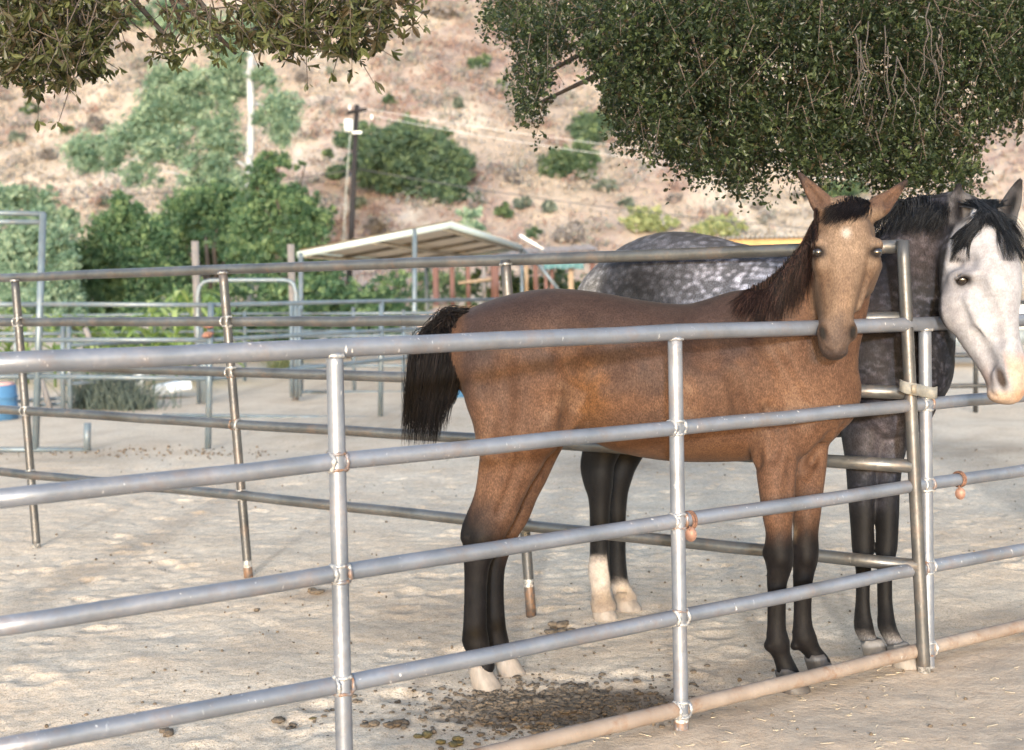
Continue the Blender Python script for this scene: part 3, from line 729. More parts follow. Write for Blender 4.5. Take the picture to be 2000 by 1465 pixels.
mk('body', V, Fc, COAT, bay, True, {'coat': C, 'grain': 1-.3*hm-.5*np.clip(sock, 0, 1)})
for s_ in (-1, 1): eye_part(bay, hp(1655+s_*57, 493, 4.960), .021, None)
HOOF = plain_mat('hoof_horn', (.24, .20, .17), .6, 0, .3, 30, .15, (1, 1, .3)); HOOFD = plain_mat('dark_hoof', (.06, .052, .05), .55, 0, .35, 30, .15, (1, 1, .3))
for (px, py, z, mt, fw) in ((948, 1336, 5.19, HOOF, (1, -.35, 0)), (996, 1318, 5.37, HOOF, (1, -.15, 0)), (1550, 1346, 5.07, HOOFD, (1, -.35, 0)), (1606, 1320, 5.255, HOOFD, (1, -.3, 0))):
    c = W(px, py, z); c[2] = 0.004; hoof(MB(), c, fw, .13, .115, .078).build('hoof', mt, bay)
BLACKH = hair_mat('black_hair', (.002, .0017, .002), (.0045, .0035, .004), (.016, .012, .012))
# tail: hairs leave the dock to the rear and fall
P = []
dock = crom([[*W(948, 612, 5.30)], [*W(915, 613, 5.30)], [*W(880, 624, 5.30)], [*W(850, 655, 5.30)]], .01)
rs = np.random.RandomState(5)
for i in range(3400):
    q = rs.rand()**.8; j = int(q*(len(dock)-1)); a = dock[j]+rs.randn(3)*np.array([.012, .02, .010])
    u = rs.beta(1.6, 1.6)
    ex = 781+u*96+rs.randn()*3; ey = 876-abs(rs.randn())*48-(25 if u > .8 else 0)-rs.rand()**3*150
    zt = 5.25+rs.uniform(-.06, .10)
    mid = W(806+u*100+6*rs.randn()-(q-.5)*4, 690+15*rs.randn(), zt); m0 = W(858+30*u-14*(1-q), 634-14*u+11*rs.randn()+14*q, 5.29+.03*rs.randn())
    e = W(ex, ey, zt+.01); mm = W(788+u*98+3*rs.randn(), 790, zt)
    P.append(np.array([a, m0, mid, mm, e]))
def resample(paths, k=12):
    out = []
    for p in paths:
        q = crom(p, .03); s_ = np.linspace(0, len(q)-1, k); i = np.clip(s_.astype(int), 0, len(q)-2); f = (s_-i)[:, None]
        out.append(q[i]*(1-f)+q[i+1]*f)
    return np.array(out)
strands('tail', BLACKH, bay, resample(P, 14), .0015)
# mane: rooted along the crest, falling on this side
crest = crom([[*W(1612, 408, 5.10)], [*W(1597, 438, 5.13)], [*W(1577, 470, 5.16)], [*W(1549, 504, 5.19)], [*W(1510, 542, 5.22)], [*W(1455, 574, 5.27)]], .008)
P = []; RD = []
for i in range(3800):
    q = rs.rand(); j = int(q*(len(crest)-1)); a = crest[j]+rs.randn(3)*np.array([.008, .012, .006])
    px0, py0 = proj(a)
    ln = (100+32*abs(math.sin(min(1, q*1.1)*math.pi))**.8)*rs.uniform(.4, 1.05)*(1.0-.28*q)
    if q > .85: ln *= .65
    lock = math.sin(q*34)+.6*math.sin(q*71+1); dxp = -24+10*lock+8*rs.randn()-12*max(0, q-.5); ln *= 1+.12*lock
    pts = [a]
    for t in (.07, .18, .42, .7, 1.0):
        px = px0+dxp*t+rs.randn()*1.5*t; py = py0+ln*t
        px = min(px, (1592 if py < 540 else 1597)+3*rs.randn()-abs(6*rs.randn())); hit = sk.cast(W(px, py, 4.93), F_, .5, .008)
        p = hit-F_*(.012+.012*rs.rand()) if hit is not None else pts[-1]+np.array([0, 0, -.06])
        if p[1] < pts[0][1]-.16: p = np.array([p[0], pts[0][1]-.16, p[2]])
        pts.append(p)
    P.append(np.array(pts))
MANEH = hair_mat('dark_mane', (.002, .0016, .002), (.009, .0055, .0055), (.055, .029, .024))
strands('mane', MANEH, bay, resample(P, 12), .0013)
P = []
for i in range(1100):        # forelock
    u = rs.uniform(-1, 1); a = W(1660+36*u+3*rs.randn(), 385+9*abs(u)+2*rs.randn(), 5.06+.02*rs.randn())
    px = 1652+40*u+9*rs.randn()-8; py = 424+9*rs.randn()-8*abs(u)+16*max(0, -u); ln = [a]
    for t in (.5, 1):
        ax_, ay_ = proj(a); qx, qy = ax_+(px-ax_)*t+(6 if t < 1 else 0), ay_+(py-ay_)*t
        hit = sk.cast(W(qx, qy, 4.75), F_, .5, .006); ln.append(hit-F_*(.008+.01*rs.rand()) if hit is not None else ln[-1]+np.array([0, -.03, -.03]))
    P.append(np.array(ln))
strands('forelock', BLACKH, bay, resample(P, 8), .0014)
# ------------------------------------------------------------------ grey horse in the next pen, reaching round the gate post
HG = np.array([.73, -.68, 0]); LG = np.array([.68, .73, 0])
sg_ = Skin((.05, 4.75, -.06), (2.45, 7.1, 2.24), .0092)
T = []
for (px, tp, bt, z, a) in ((1192, 545, 690, 6.56, .19), (1220, 502, 735, 6.50, .27), (1258, 473, 765, 6.42, .30), (1300, 454, 780, 6.32, .315), (1350, 457, 792, 6.22, .315), (1400, 470, 806, 6.12, .31), (1460, 482, 822, 6.02, .325),
                           (1520, 487, 838, 5.93, .33), (1580, 478, 848, 5.86, .30), (1640, 466, 856, 5.79, .26), (1700, 505, 856, 5.72, .24), (1745, 570, 848, 5.66, .21), (1780, 640, 828, 5.61, .165)):
    c = (tp+bt)/2; T.append([*W(px, c, z), a, (bt-tp)/2*z/FPX])
sg_.tube(T, LG, .04, .035)
NK = []
for (px, py, z, a, b_) in ((1728, 640, 5.68, .18, .31), (1766, 560, 5.62, .145, .27), (1806, 492, 5.54, .12, .215), (1842, 450, 5.46, .105, .165), (1876, 425, 5.40, .095, .12)):
    NK.append([*W(px, py, z), a, b_])
sg_.tube(NK, LG, .06, .03)
TH = math.radians(38); NF = np.array([math.sin(TH), -math.cos(TH), 0]); LF = np.array([math.cos(TH), math.sin(TH), 0])
HD = []
for (px, py, z, a, b_) in ((1903, 430, 5.36, .080, .085), (1908, 462, 5.32, .110, .128), (1912, 505, 5.29, .122, .160), (1915, 555, 5.265, .118, .166), (1919, 600, 5.24, .100, .154), (1928, 640, 5.215, .086, .130),
                           (1944, 680, 5.19, .076, .104), (1959, 715, 5.175, .076, .088), (1967, 745, 5.165, .074, .078), (1970, 764, 5.16, .055, .058)):
    HD.append([*W(px, py, z), a, b_])
sg_.tube(HD, LF, .04, .025, flat=2.4)
hq = lambda px, py, z=4.9: sg_.cast(W(px, py, z), F_, 1.2, .006, True)
for q in (((1880, 526), (1875, 540), .02),):
    e = hq(1881, 545); sg_.tube([[*(hq(1862, 543)), .02, .018], [*(hq(1878, 529)), .024, .018], [*(hq(1900, 540)), .02, .016]], F_, .03)
e1 = hq(1881, 546); sg_.ball(e1, (.024, .02, .015), .012, True); sg_.tube([[*(e1+np.array([-.03, -.002, .002])), .007, .007], [*(e1+np.array([-.008, -.016, .018])), .008, .008], [*(e1+np.array([.022, -.012, .008])), .007, .007]], F_, .014)
sg_.tube([[*hq(1893, 585), .016, .018], [*hq(1910, 622), .014, .018], [*hq(1922, 655), .010, .014]], F_, .03); sg_.groove([(1905, 560, 4.9), (1932, 610, 4.9), (1945, 660, 4.9)], .022, .05, .75); sg_.dent(1884, 512, 4.9, .03, .04, .75); sg_.groove([(1905, 655, 4.9), (1925, 690, 4.9), (1938, 720, 4.9)], .014, .04, .8)
sg_.ball(hq(1868, 600)+F_*.03, (.06, .05, .085), .05)
sg_.ball(hq(1954, 735)+F_*.006, (.03, .022, .04), .025)
sg_.ball(hq(1866, 515)+F_*-.0, (.03, .03, .02), .03, True); n1_ = hq(1954, 735); sg_.tube([[*hq(1949, 720), .009, .014], [*hq(1955, 738), .014, .018], [*hq(1961, 757), .009, .014]], F_, .012, .012, True)
sg_.ball(W(1950, 772, 5.15), (.04, .05, .028), .03)
sg_.tube([[*hq(1921, 742), .003, .006], [*hq(1934, 764), .003, .006], [*hq(1948, 775), .003, .006]], F_, .01, .012, True)
def gear(base, mid, tip, wb, wm, z0, z1, face):
    A, Bm, C = W(*base, z0), W(*mid, (z0+z1)/2), W(*tip, z1); d = (C-A)/np.linalg.norm(C-A); lat = np.cross(d, F_); lat /= np.linalg.norm(lat)
    sg_.tube([[*A, wb, .055], [*(A*.5+Bm*.5), wb*1.05, .05], [*Bm, wm, .044], [*(Bm*.45+C*.55), wm*.7, .022], [*C, .012, .012]], lat, .02, .015)
    o_ = np.array(face); o_ = o_/np.linalg.norm(o_)
    sg_.tube([[*(A*.55+Bm*.45+o_*.062), wb*.5, .03], [*(Bm+o_*.054), wm*.6, .03], [*(Bm*.35+C*.65+o_*.034), wm*.36, .016]], lat, .012, .015, True)
gear((1870, 442), (1871, 407), (1872, 362), .040, .041, 5.36, 5.35, (.25, -1, .1))
gear((1960, 432), (1975, 398), (1992, 353), .038, .040, 5.42, 5.42, (.3, -1, .1))
sg_.tube([[*W(1868, 448, 5.40), .055, .06], [*W(1912, 426, 5.40), .06, .06], [*W(1956, 440, 5.44), .055, .06]], F_, .04)
for s_ in (-1, 1):      # shoulders, breast, haunches
    o_ = LG*s_*.14
    sg_.tube([[*(W(1620, 560, 5.80)+o_*.7), .06, .1], [*(W(1680, 680, 5.72)+o_*1.1), .08, .15], [*(W(1745, 780, 5.64)+o_*.9), .08, .12]], LG, .06, .03)
    sg_.ball(W(1758, 790, 5.62)+o_*.75, (.10, .10, .14), .06)
    sg_.tube([[*(W(1290, 560, 6.38)+o_*1.0), .1, .15], [*(W(1260, 680, 6.43)+o_*1.2), .13, .22], [*(W(1230, 790, 6.45)+o_*1.1), .11, .18]], LG, .06, .04)
def gleg(rows, lat): sg_.tube([[*W(px, py, z), hd, hw*z/FPX] for (px, py, hw, hd, z) in rows], lat, .016, .02)
gleg([(1688, 800, 50.4, 0.0810, 5.64), (1684, 850, 42.3, 0.0702, 5.62), (1682, 900, 32.0, 0.0560, 5.6), (1682, 950, 28.0, 0.0496, 5.585), (1683, 1000, 24.8, 0.0448, 5.57), (1684, 1040, 22.4, 0.0424, 5.56), (1685, 1068, 21.6, 0.0424, 5.555), (1686, 1090, 19.2, 0.0368, 5.55),
      (1686, 1120, 14.4, 0.0288, 5.545), (1685, 1170, 14.0, 0.0272, 5.54), (1685, 1200, 16.8, 0.0288, 5.535), (1687, 1225, 20.0, 0.0336, 5.525), (1697, 1250, 16.8, 0.0304, 5.49), (1706, 1272, 17.6, 0.0336, 5.46), (1711, 1282, 19.2, 0.0400, 5.45)], LG)
gleg([(1745, 800, 45.5, 0.0819, 5.64), (1741, 850, 36.4, 0.0710, 5.61), (1736, 900, 27.9, 0.0574, 5.585), (1733, 950, 24.6, 0.0508, 5.565), (1733, 1000, 23.0, 0.0459, 5.545), (1733, 1040, 21.3, 0.0435, 5.53), (1732, 1068, 20.5, 0.0435, 5.52), (1730, 1090, 18.0, 0.0377, 5.515),
      (1728, 1120, 15.2, 0.0295, 5.51), (1728, 1170, 14.8, 0.0279, 5.505), (1730, 1200, 16.4, 0.0295, 5.49), (1732, 1222, 18.4, 0.0344, 5.475), (1744, 1248, 16.4, 0.0312, 5.44), (1757, 1270, 17.2, 0.0344, 5.41), (1763, 1282, 18.9, 0.0410, 5.395)], LG)
gleg([(1215, 760, 79.8, 0.1430, 6.42), (1195, 820, 57.0, 0.1210, 6.36), (1180, 865, 41.0, 0.0880, 6.31), (1170, 900, 34.2, 0.0682, 6.29), (1168, 925, 33.1, 0.0660, 6.28), (1170, 950, 28.5, 0.0605, 6.28), (1171, 985, 21.7, 0.0484, 6.28), (1171, 1040, 20.5, 0.0440, 6.28), (1171, 1085, 20.5, 0.0440, 6.28),
      (1170, 1115, 22.8, 0.0506, 6.28), (1172, 1135, 21.1, 0.0473, 6.275), (1174, 1160, 19.4, 0.0484, 6.27), (1177, 1180, 22.8, 0.0605, 6.265), (1179, 1186, 23.9, 0.0660, 6.26)], LG)
gleg([(1250, 760, 79.8, 0.1430, 6.56), (1238, 820, 52.4, 0.1210, 6.52), (1224, 870, 41.0, 0.0935, 6.47), (1214, 905, 31.9, 0.0715, 6.45), (1208, 930, 28.5, 0.0660, 6.44), (1205, 960, 22.8, 0.0550, 6.44), (1204, 1000, 19.9, 0.0462, 6.44), (1204, 1050, 18.8, 0.0440, 6.44), (1204, 1090, 19.4, 0.0440, 6.44),
      (1204, 1115, 21.7, 0.0495, 6.44), (1209, 1138, 19.4, 0.0462, 6.43), (1216, 1158, 20.5, 0.0495, 6.42), (1222, 1170, 21.7, 0.0605, 6.41)], LG)
sg_.tube([[*W(1150, 880, 6.30), .03, .03], [*W(1144, 912, 6.29), .028, .026], [*W(1152, 950, 6.285), .022, .022]], LG, .02)
V, Fc = sg_.mesh(2); PX, PY = proj(V); nrm = sg_.grad(V, .012)
n1 = fbm(V[:, 0]*5+V[:, 1]*4, V[:, 2]*6, 4); n2 = fbm(V[:, 0]*26+V[:, 1]*19, V[:, 2]*26+V[:, 1]*8, 3)
C = np.tile(np.array([.013, .0125, .0145]), (len(V), 1)); D_ = np.zeros(len(V))
le = np.interp(PY, [380, 440, 470, 500, 560, 620, 660, 690, 720, 745, 765, 800], [1880, 1868, 1856, 1848, 1840, 1842, 1860, 1888, 1902, 1912, 1926, 1940])
head = sstep(5.52, 5.46, V[:, 1])*sstep(-5, 5, PX-le)*(PY < 800)*(V[:, 2] > 1.05)
body = sstep(1720, 1600, PX)
lay((.07, .075, .092), body*(.35+.6*sstep(.4, .65, n1)))
lay((.19, .20, .235), body*np.exp(-((PX-1440)/95)**2-((PY-545)/70)**2)*.8); D_ = np.maximum(body*np.exp(-((PX-1430)/150)**2-((PY-540)/100)**2), .45*body)
lay((.011, .011, .0125), body*np.exp(-((PX-1240)/62)**2-((PY-565)/62)**2)*.95)
lay((.24, .24, .24), body*sstep(1185, 1150, PX+.35*(PY-560))*.8)
lay((.0065, .0075, .0115), sstep(1600, 1700, PX)*(.5+.5*n1)*(1-head)); n3 = fbm(V[:, 0]*60+V[:, 1]*45, V[:, 2]*60+V[:, 1]*20, 3); lay((.050, .050, .064), sstep(1640, 1700, PX)*sstep(.48, .72, n3)*sstep(.3, .6, n1+.1)*(1-head)*.8)
lay((.085, .076, .085), np.exp(-((PX-1728)/42)**2-((PY-850)/85)**2)*(.45+.8*n2)*(1-head))
lay((.017, .013, .016), np.exp(-((PX-1700)/60)**2-((PY-650)/130)**2)*n2*1.2*(1-head)); lay((.07, .06, .063), np.exp(-((PX-1795)/40)**2-((PY-480)/60)**2)*(1-head)*.8)
D_ = np.maximum(D_, .35*sstep(1640, 1700, PX)*(1-head))
fore = sstep(1600, 1650, PX); D_ = D_*sstep(900, 840, PY)
lay((.0065, .0062, .0072), fore*sstep(960, 1020, PY+30*(n1-.5))*(1-head))
lay((.30, .28, .27), fore*sstep(1225, 1265, PY+20*(n2-.5))*.75*sstep(.35, .6, n2+.15))
hindl = (1-fore)*sstep(800, 870, PY)
lay((.008, .0075, .008), hindl)
sck = (1-fore)*sstep(1075, 1100, PY+22*(n2-.5)-48*sstep(1184, 1192, PX)); lay((.40, .35, .31), sck)
lay((.26, .20, .155), (1-fore)*sstep(1150, 1190, PY)*.7)
lay((.31, .31, .335), head)
lay((.14, .14, .155), head*np.exp(-((PX-1846)/24)**2-((PY-600)/70)**2)*.9)  # grey shading painted along the cheek edge to give it form
lay((.33, .33, .355), head*np.exp(-((PX-1900)/55)**2-((PY-650)/45)**2)*(.3+.7*n2))
lay((.30, .30, .325), head*sstep(.42, .6, n1)*.7)
lay((.17, .175, .20), head*np.exp(-((PX-1950)/28)**2-((PY-712)/42)**2)*.85)
lay((.24, .18, .165), head*np.exp(-((PX-1925)/14)**2-((PY-745)/26)**2)*.8)
lay((.48, .28, .215), head*sstep(1966, 1980, PX-.25*(PY-740))*sstep(680, 715, PY)*.9)
lay((.34, .23, .145), head*sstep(755, 772, PY)*.75)
lay((.035, .025, .022), head*np.exp(-(((PX-1955-(PY-739)*.3)/9.5)**2+((PY-739)/23)**2)**1.5)*1.3)
lay((.022, .02, .022), head*np.exp(-(((PX-1883)/17)**2+((PY-548)/15)**2)**1.4)*1.25)
lay((.25, .25, .28), head*(np.exp(-((PX-1889)/9)**2-((PY-566)/12)**2)*.8+np.exp(-((PX-1967)/6)**2-((PY-555)/16)**2)*.7))
earg = sstep(448, 425, PY)*((np.abs(PX-1872) < 24) | (PX > 1955))*sstep(1850, 1853, PX)
lay((.03, .028, .031), head*sstep(412, 398, PY)); lay((.10, .095, .097), earg); 
for (ex, ey) in ((1872, 403), (1977, 395)): lay((.006, .005, .006), np.exp(-((PX-ex-(ey-PY)*(.3 if ex > 1900 else 0))/12)**2-((PY-ey-6)/34)**2)*1.2*(nrm[:, 1] < .2))
for (ex, ey) in ((1872, 366), (1991, 358)): lay((.015, .013, .014), np.exp(-((PX-ex)/14)**2-((PY-ey)/14)**2)*1.2)
grey = thing('grey_horse', 'dark dappled grey horse with a white face, reaching its head past the gate post', 'horse', (1.1, 5.9, 0), 'horses at the fence')
m = coat_mat('grey_coat'); nt = m.node_tree; n = N(nt); b = nt.nodes['Principled BSDF']
src = b.inputs['Base Color'].links[0].from_socket; v = n.coord((1, 1, 1.2))
vd = n.voro(n.mix(.06, v, n.new('ShaderNodeTexNoise').outputs['Color'], 'ADD'), 29, 'SMOOTH_F1')
dp = n.ramp(vd.outputs['Distance'], [(.15, (2.6, 2.6, 2.75)), (.52, (.5, .5, .52))])
n.ln(n.mix(n.attr('dap').outputs['Fac'], src, n.mix(1, src, dp, 'MULTIPLY')), b.inputs['Base Color'])
mk('body', V, Fc, m, grey, True, {'coat': C, 'dap': D_, 'grain': 1-.72*np.maximum(head, sck)})
eye_part(grey, e1+F_*.014, .0255, None)
HOOFG = plain_mat('grey_hoof', (.20, .18, .165), .65, 0, .3, 30, .15, (1, 1, .3))
for (px, py, z, mt, fw) in ((1180, 1203, 6.25, HOOF, (.75, -.65, 0)), (1226, 1187, 6.40, HOOF, (.9, -.35, 0)), (1716, 1290, 5.43, HOOFG, (.7, -.5, 0)), (1768, 1300, 5.375, HOOFG, (.8, -.3, 0))):
    c = W(px, py, z); c[2] = .004; hoof(MB(), c, fw, .14, .115, .08).build('hoof', mt, grey)
GH = hair_mat('blue_black_hair', (.0025, .003, .0042), (.006, .007, .0095), (.035, .038, .047), .45)
P = []; crest = crom([[*W(1849, 402, 5.46)], [*W(1830, 398, 5.50)], [*W(1800, 398, 5.54)], [*W(1752, 408, 5.61)], [*W(1705, 432, 5.68)], [*W(1668, 458, 5.75)]], .01)
for i in range(3000):
    q = rs.rand(); a = crest[int(q*(len(crest)-1))]+rs.randn(3)*np.array([.012, .03, .008]); px0, py0 = proj(a); ln = rs.uniform(25, 75)*(1-.2*q); dx = rs.uniform(-48, -8)
    pts = [a, a+np.array([-.02, -.015, .015+.012*rs.rand()])]
    for t in (.5, 1):
        px, py = px0+dx*t, py0+ln*t-8
        hit = sg_.cast(W(px, py, 5.1), F_, 1.0, .012)
        pts.append(hit-F_*(.012+.02*rs.rand()) if hit is not None else pts[-1]+np.array([-.03, 0, -.035]))
    P.append(np.array(pts))
strands('mane', GH, grey, resample(P, 9), .0015)
P = []
for i in range(2000):
    qx, qy = 1922+15*rs.randn(), rs.uniform(389, 404); a = hq(qx, qy)-F_*.006; lf = rs.rand() < .55
    if lf: ex, ey = 1852+rs.rand()**1.5*40, 515-rs.rand()**1.2*80; mx_, my = max(1898, 1904+4*rs.randn()), 440+6*rs.randn(); ey = max(ey, 468) if ex < 1897 else ey
    else: ex, ey = 2006-rs.rand()**1.6*40, 515-rs.rand()**1.2*80; mx_, my = 1948+6*rs.randn(), 432+6*rs.randn()
    if rs.rand() < .22: ex, ey = 1930+22*rs.randn(), 438+8*rs.randn(); mx_, my = 1922+10*rs.randn(), 418
    if rs.rand() < .04: ex, ey = 1965+8*rs.randn(), 510; mx_ = 1945
    ln = [a]
    for (qx, qy) in ((mx_*.6+1922*.4, 412), (mx_, my), ((mx_+ex)/2+(-6 if lf else 8), (my+ey)/2-2), (ex, ey)):
        hit = sg_.cast(W(qx, qy, 4.9), F_, .9, .01); p = hit-F_*(.010+.014*rs.rand()) if hit is not None else ln[-1]+np.array([(ex-mx_)/FPX*2.2, -.01, -.08])
        if np.linalg.norm(p-ln[-1]) > .2: p = ln[-1]+(p-ln[-1])*.2/np.linalg.norm(p-ln[-1])
        ln.append(p)
    P.append(np.array(ln))
strands('forelock', GH, grey, resample(P, 10), .0012)
# ------------------------------------------------------------------ hillside
def hill_h(x, y):
    base = 52+5*(fbm(x*.03+5, y*0+2, 2)-.5)
    d = np.maximum(y-base, -12)
    g = fbm(x*.045+.02*y+3, y*.03+7, 4)-.5
    s = .60*d+9*g*sstep(0, 25, d)+1.6*(fbm(x*.22, y*.2+11, 4)-.5)*sstep(-2, 6, d)
    return np.where(d > -1, s, .6*d)
hx = np.concatenate([np.linspace(-140, -48, 40), np.arange(-47, 47, .55), np.linspace(48, 140, 40)]); hy = np.concatenate([np.arange(44, 120, .6), np.linspace(121, 260, 60)])
HX, HY = np.meshgrid(hx, hy, indexing='ij'); HZ = hill_h(HX, HY)+.35*(fbm(HX*.9, HY*.9, 3)-.5)
idx = np.arange(HX.size).reshape(HX.shape)
Fq = np.stack([idx[:-1, :-1], idx[1:, :-1], idx[1:, 1:], idx[:-1, 1:]], -1).reshape(-1, 4)
def redness(x, y):       # where the rust coloured buckwheat grows
    return sstep(.45, .62, fbm(x*.11+4, y*.09+1, 4))
m, nt, b = mat('dry_hillside'); n = N(nt); v = n.coord((1, .75, 1))
c = n.ramp(n.noise(v, .075, 6, .6), [(.36, (.285, .24, .215)), (.5, (.40, .345, .29)), (.63, (.48, .435, .385))])
c = n.mix(n.math('MULTIPLY', n.attr('red').outputs['Fac'], n.ramp(n.noise(v, .9, 5, .7), [(.35, g3(.15)), (.65, g3(.95))])), c, (.25, .185, .18))
c = n.mix(n.ramp(n.noise(v, 1.2, 5, .7), [(.5, g3(0)), (.72, g3(.4))]), c, (.27, .235, .22))
c = n.mix(n.ramp(n.noise(v, .35, 4, .7), [(.56, g3(0)), (.68, g3(.7))]), c, (.48, .455, .43))
n.ln(c, b.inputs['Base Color']); b.inputs['Roughness'].default_value = 1; b.inputs['Specular IOR Level'].default_value = .05
n.ln(n.bump(n.noise(v, 2.2, 6, .7), .8, .4), b.inputs['Normal'])
tag(mk('hill', np.stack([HX, HY, HZ], -1).reshape(-1, 3), Fq, m, None, True, {'red': redness(HX, HY).ravel()}), 'steep dry hillside behind the corral', 'hill', None, 'structure')
def on_hill(px, py):
    d = W(px, py, 1)-CAMP; t = np.arange(40, 250, .2); P = CAMP+d*t[:, None]
    k = np.argmax(P[:, 2] < hill_h(P[:, 0], P[:, 1])); return P[k], t[k]

# ------------------------------------------------------------------ leaves
def leaf_cloud(C, size, asp, rs, tint, up=.0, fold=.25, shape=6, dirs=None):
    """one small folded leaf at every centre"""
    n_ = len(C); d = rs.randn(n_, 3) if dirs is None else np.array(dirs); d[:, 2] += up; d /= np.linalg.norm(d, axis=1)[:, None]
    u = np.cross(d, rs.randn(n_, 3)); u /= np.linalg.norm(u, axis=1)[:, None]+1e-9; w_ = np.cross(d, u)
    L = (size*(.5+1.1*rs.rand(n_)**1.6))[:, None]; Wd = L*asp
    if shape == 4:
        V = np.stack([C-d*L*.5, C+u*Wd*.5+w_*Wd*fold, C+d*L*.5, C-u*Wd*.5+w_*Wd*fold], 1); k = 4
        Fc = np.arange(n_*4).reshape(-1, 4)
    else:
        V = np.stack([C-d*L*.5, C+u*Wd*.5+w_*Wd*fold-d*L*.05, C+u*Wd*.33+w_*Wd*fold+d*L*.28, C+d*L*.5-w_*Wd*.2, C-u*Wd*.33+w_*Wd*fold+d*L*.28, C-u*Wd*.5+w_*Wd*fold-d*L*.05], 1); k = 6
        i = np.arange(n_)[:, None]*6
        Fc = np.concatenate([i+np.array([[0, 1, 2, 3]]), i+np.array([[0, 3, 4, 5]])])
    return V.reshape(-1, 3), Fc, np.repeat(tint, k)
def blob_points(blobs, n_, rs, clump=.16, per=26, shell=.55):
    """clump centres spread through ellipsoids (cx,cy,cz,rx,ry,rz), leaves gathered round each clump"""
    vol = np.array([b_[3]*b_[5]+.3*b_[3]*b_[4] for b_ in blobs]); pk = rs.choice(len(blobs), n_//per+1, p=vol/vol.sum())
    B = np.array(blobs)[pk]; d = rs.randn(len(B), 3); d /= np.linalg.norm(d, axis=1)[:, None]
    r = (shell+(1.04-shell)*rs.rand(len(B))**.6)[:, None]*(.86+.28*rs.rand(len(B), 1))
    cc = B[:, :3]+d*r*B[:, 3:6]; ct = rs.rand(len(B)); sz = B[:, 3:6].mean(1)*clump*rs.uniform(.6, 1.5, len(B))
    P = np.repeat(cc, per, 0)+rs.randn(len(B)*per, 3)*np.repeat(sz, per)[:, None]*np.array([1, 1, .75])
    t = np.clip(np.repeat(ct, per)*.78-.04+.26*rs.rand(len(P))+.12*(np.repeat(d[:, 2], per)), 0, 1)  # random tint, painted lighter on upper clumps like light from above
    return P, t
def crown(parent, blobs, n_, size, asp, mt, seed, name='crown', clump=.16, per=26, shape=4, shell=.5):
    rs_ = np.random.RandomState(seed); P, t = blob_points(blobs, n_, rs_, clump, per, shell)
    V, Fc, tt = leaf_cloud(P, size, asp, rs_, t, 0, .25, shape)
    return mk(name, V, Fc, mt, parent, False, {'tint': tt})
def lumps(blobs, k, seed, f=.46):
    '''break every rounded mass into several smaller ones with hollows between'''
    rs_ = np.random.RandomState(seed); out = []
    for b_ in blobs:
        b_ = np.array(b_); out.append(tuple(np.concatenate([b_[:3], b_[3:6]*.8])))
        for i in range(k):
            d = rs_.randn(3); d /= np.linalg.norm(d); d[1] = -abs(d[1])*.8+d[1]*.2; r_ = f*rs_.uniform(.6, 1.2)
            out.append(tuple(np.concatenate([b_[:3]+d*b_[3:6]*(1.06-r_*.5), b_[3:6]*r_])))
    return out
def pb(px, py, rx, ry, z, dz=0.0, k=.9):
    c = W(px, py, z+dz); return (c[0], c[1], c[2], rx*z/FPX, (rx+ry)*.5*z/FPX*k, ry*z/FPX)
BARK = plain_mat('bark', (.065, .052, .043), .9, 0, .4, 8, .6, (1, 1, .25)); PALEBARK = plain_mat('pale_bark', (.30, .325, .37), .8, 0, .25, 3, .3, (1, 1, .3))
OAK = leaf_mat('oak_leaves', (.020, .047, .032), (.060, .122, .068), (.21, .29, .14))
OAKB = leaf_mat('shrub_leaves', (.03, .06, .04), (.075, .125, .075), (.17, .23, .11))
SAGE = leaf_mat('sage_leaves', (.06, .085, .08), (.13, .165, .15), (.24, .28, .24), .7)
EUC = leaf_mat('gum_leaves', (.06, .115, .095), (.155, .245, .19), (.38, .47, .36), .5)
LIME = leaf_mat('light_green_leaves', (.10, .16, .05), (.22, .32, .10), (.42, .48, .20), .6)
OAKH = leaf_mat('hazy_oak_leaves', (.032, .062, .048), (.075, .125, .085), (.19, .26, .13))  # oak greens lifted and blued, distance haze put into the colour
SOFTG = leaf_mat('yellow_green_leaves', (.13, .165, .08), (.25, .29, .15), (.42, .44, .24), .7)
GREYB = leaf_mat('grey_scrub', (.10, .095, .10), (.17, .16, .165), (.26, .24, .23), .9, .1)
def limbs(mb, base, ends, r0, rs_, sag=.15):
    for e in ends:
        e = np.asarray(e); q = [base+(e-base)*t+np.array([rs_.randn()*.06, rs_.randn()*.06, sag*math.sin(t*math.pi)])*np.linalg.norm(e-base)*.35 for t in np.linspace(0, 1, 6)]
        q[0] = base; mb.tube(np.array(q), np.linspace(r0, r0*.15, 6), 6)
def tree(name, label, cat, blobs, n_, size, asp, mt, seed, basepx=None, z=30, group=None, bark=None, trunk=.16, clump=.16, shell=.5):
    rs_ = np.random.RandomState(seed); bb = np.array(blobs); blobs = lumps(blobs, 6, seed+500)
    bx, by = (bb[:, 0].mean(), bb[:, 1].mean()) if basepx is None else G(*basepx)[:2]
    if basepx is None: gz = float(max(0, hill_h(np.array([bx]), np.array([by]))[0]))
    else: gz = 0
    t = thing(name, label, cat, (bx, by, gz), group)
    crown(t, blobs, n_, size, asp, mt, seed, 'crown', clump, 26, 4, shell)
    top = bb[:, 2].mean(); mb = MB(); bs = np.array([bx, by, gz-.3]); fk = np.array([bx+rs_.randn()*.1, by, gz+max(.3, (top-gz)*.45)])
    mb.tube(np.array([bs, (bs+fk)/2+rs_.randn(3)*.05, fk]), [trunk*1.2, trunk, trunk*.8], 8)
    limbs(mb, fk, [bb[i, :3] for i in range(len(bb))][:10], trunk*.6, rs_)
    mb.build('trunk', bark or BARK, t)
    return t
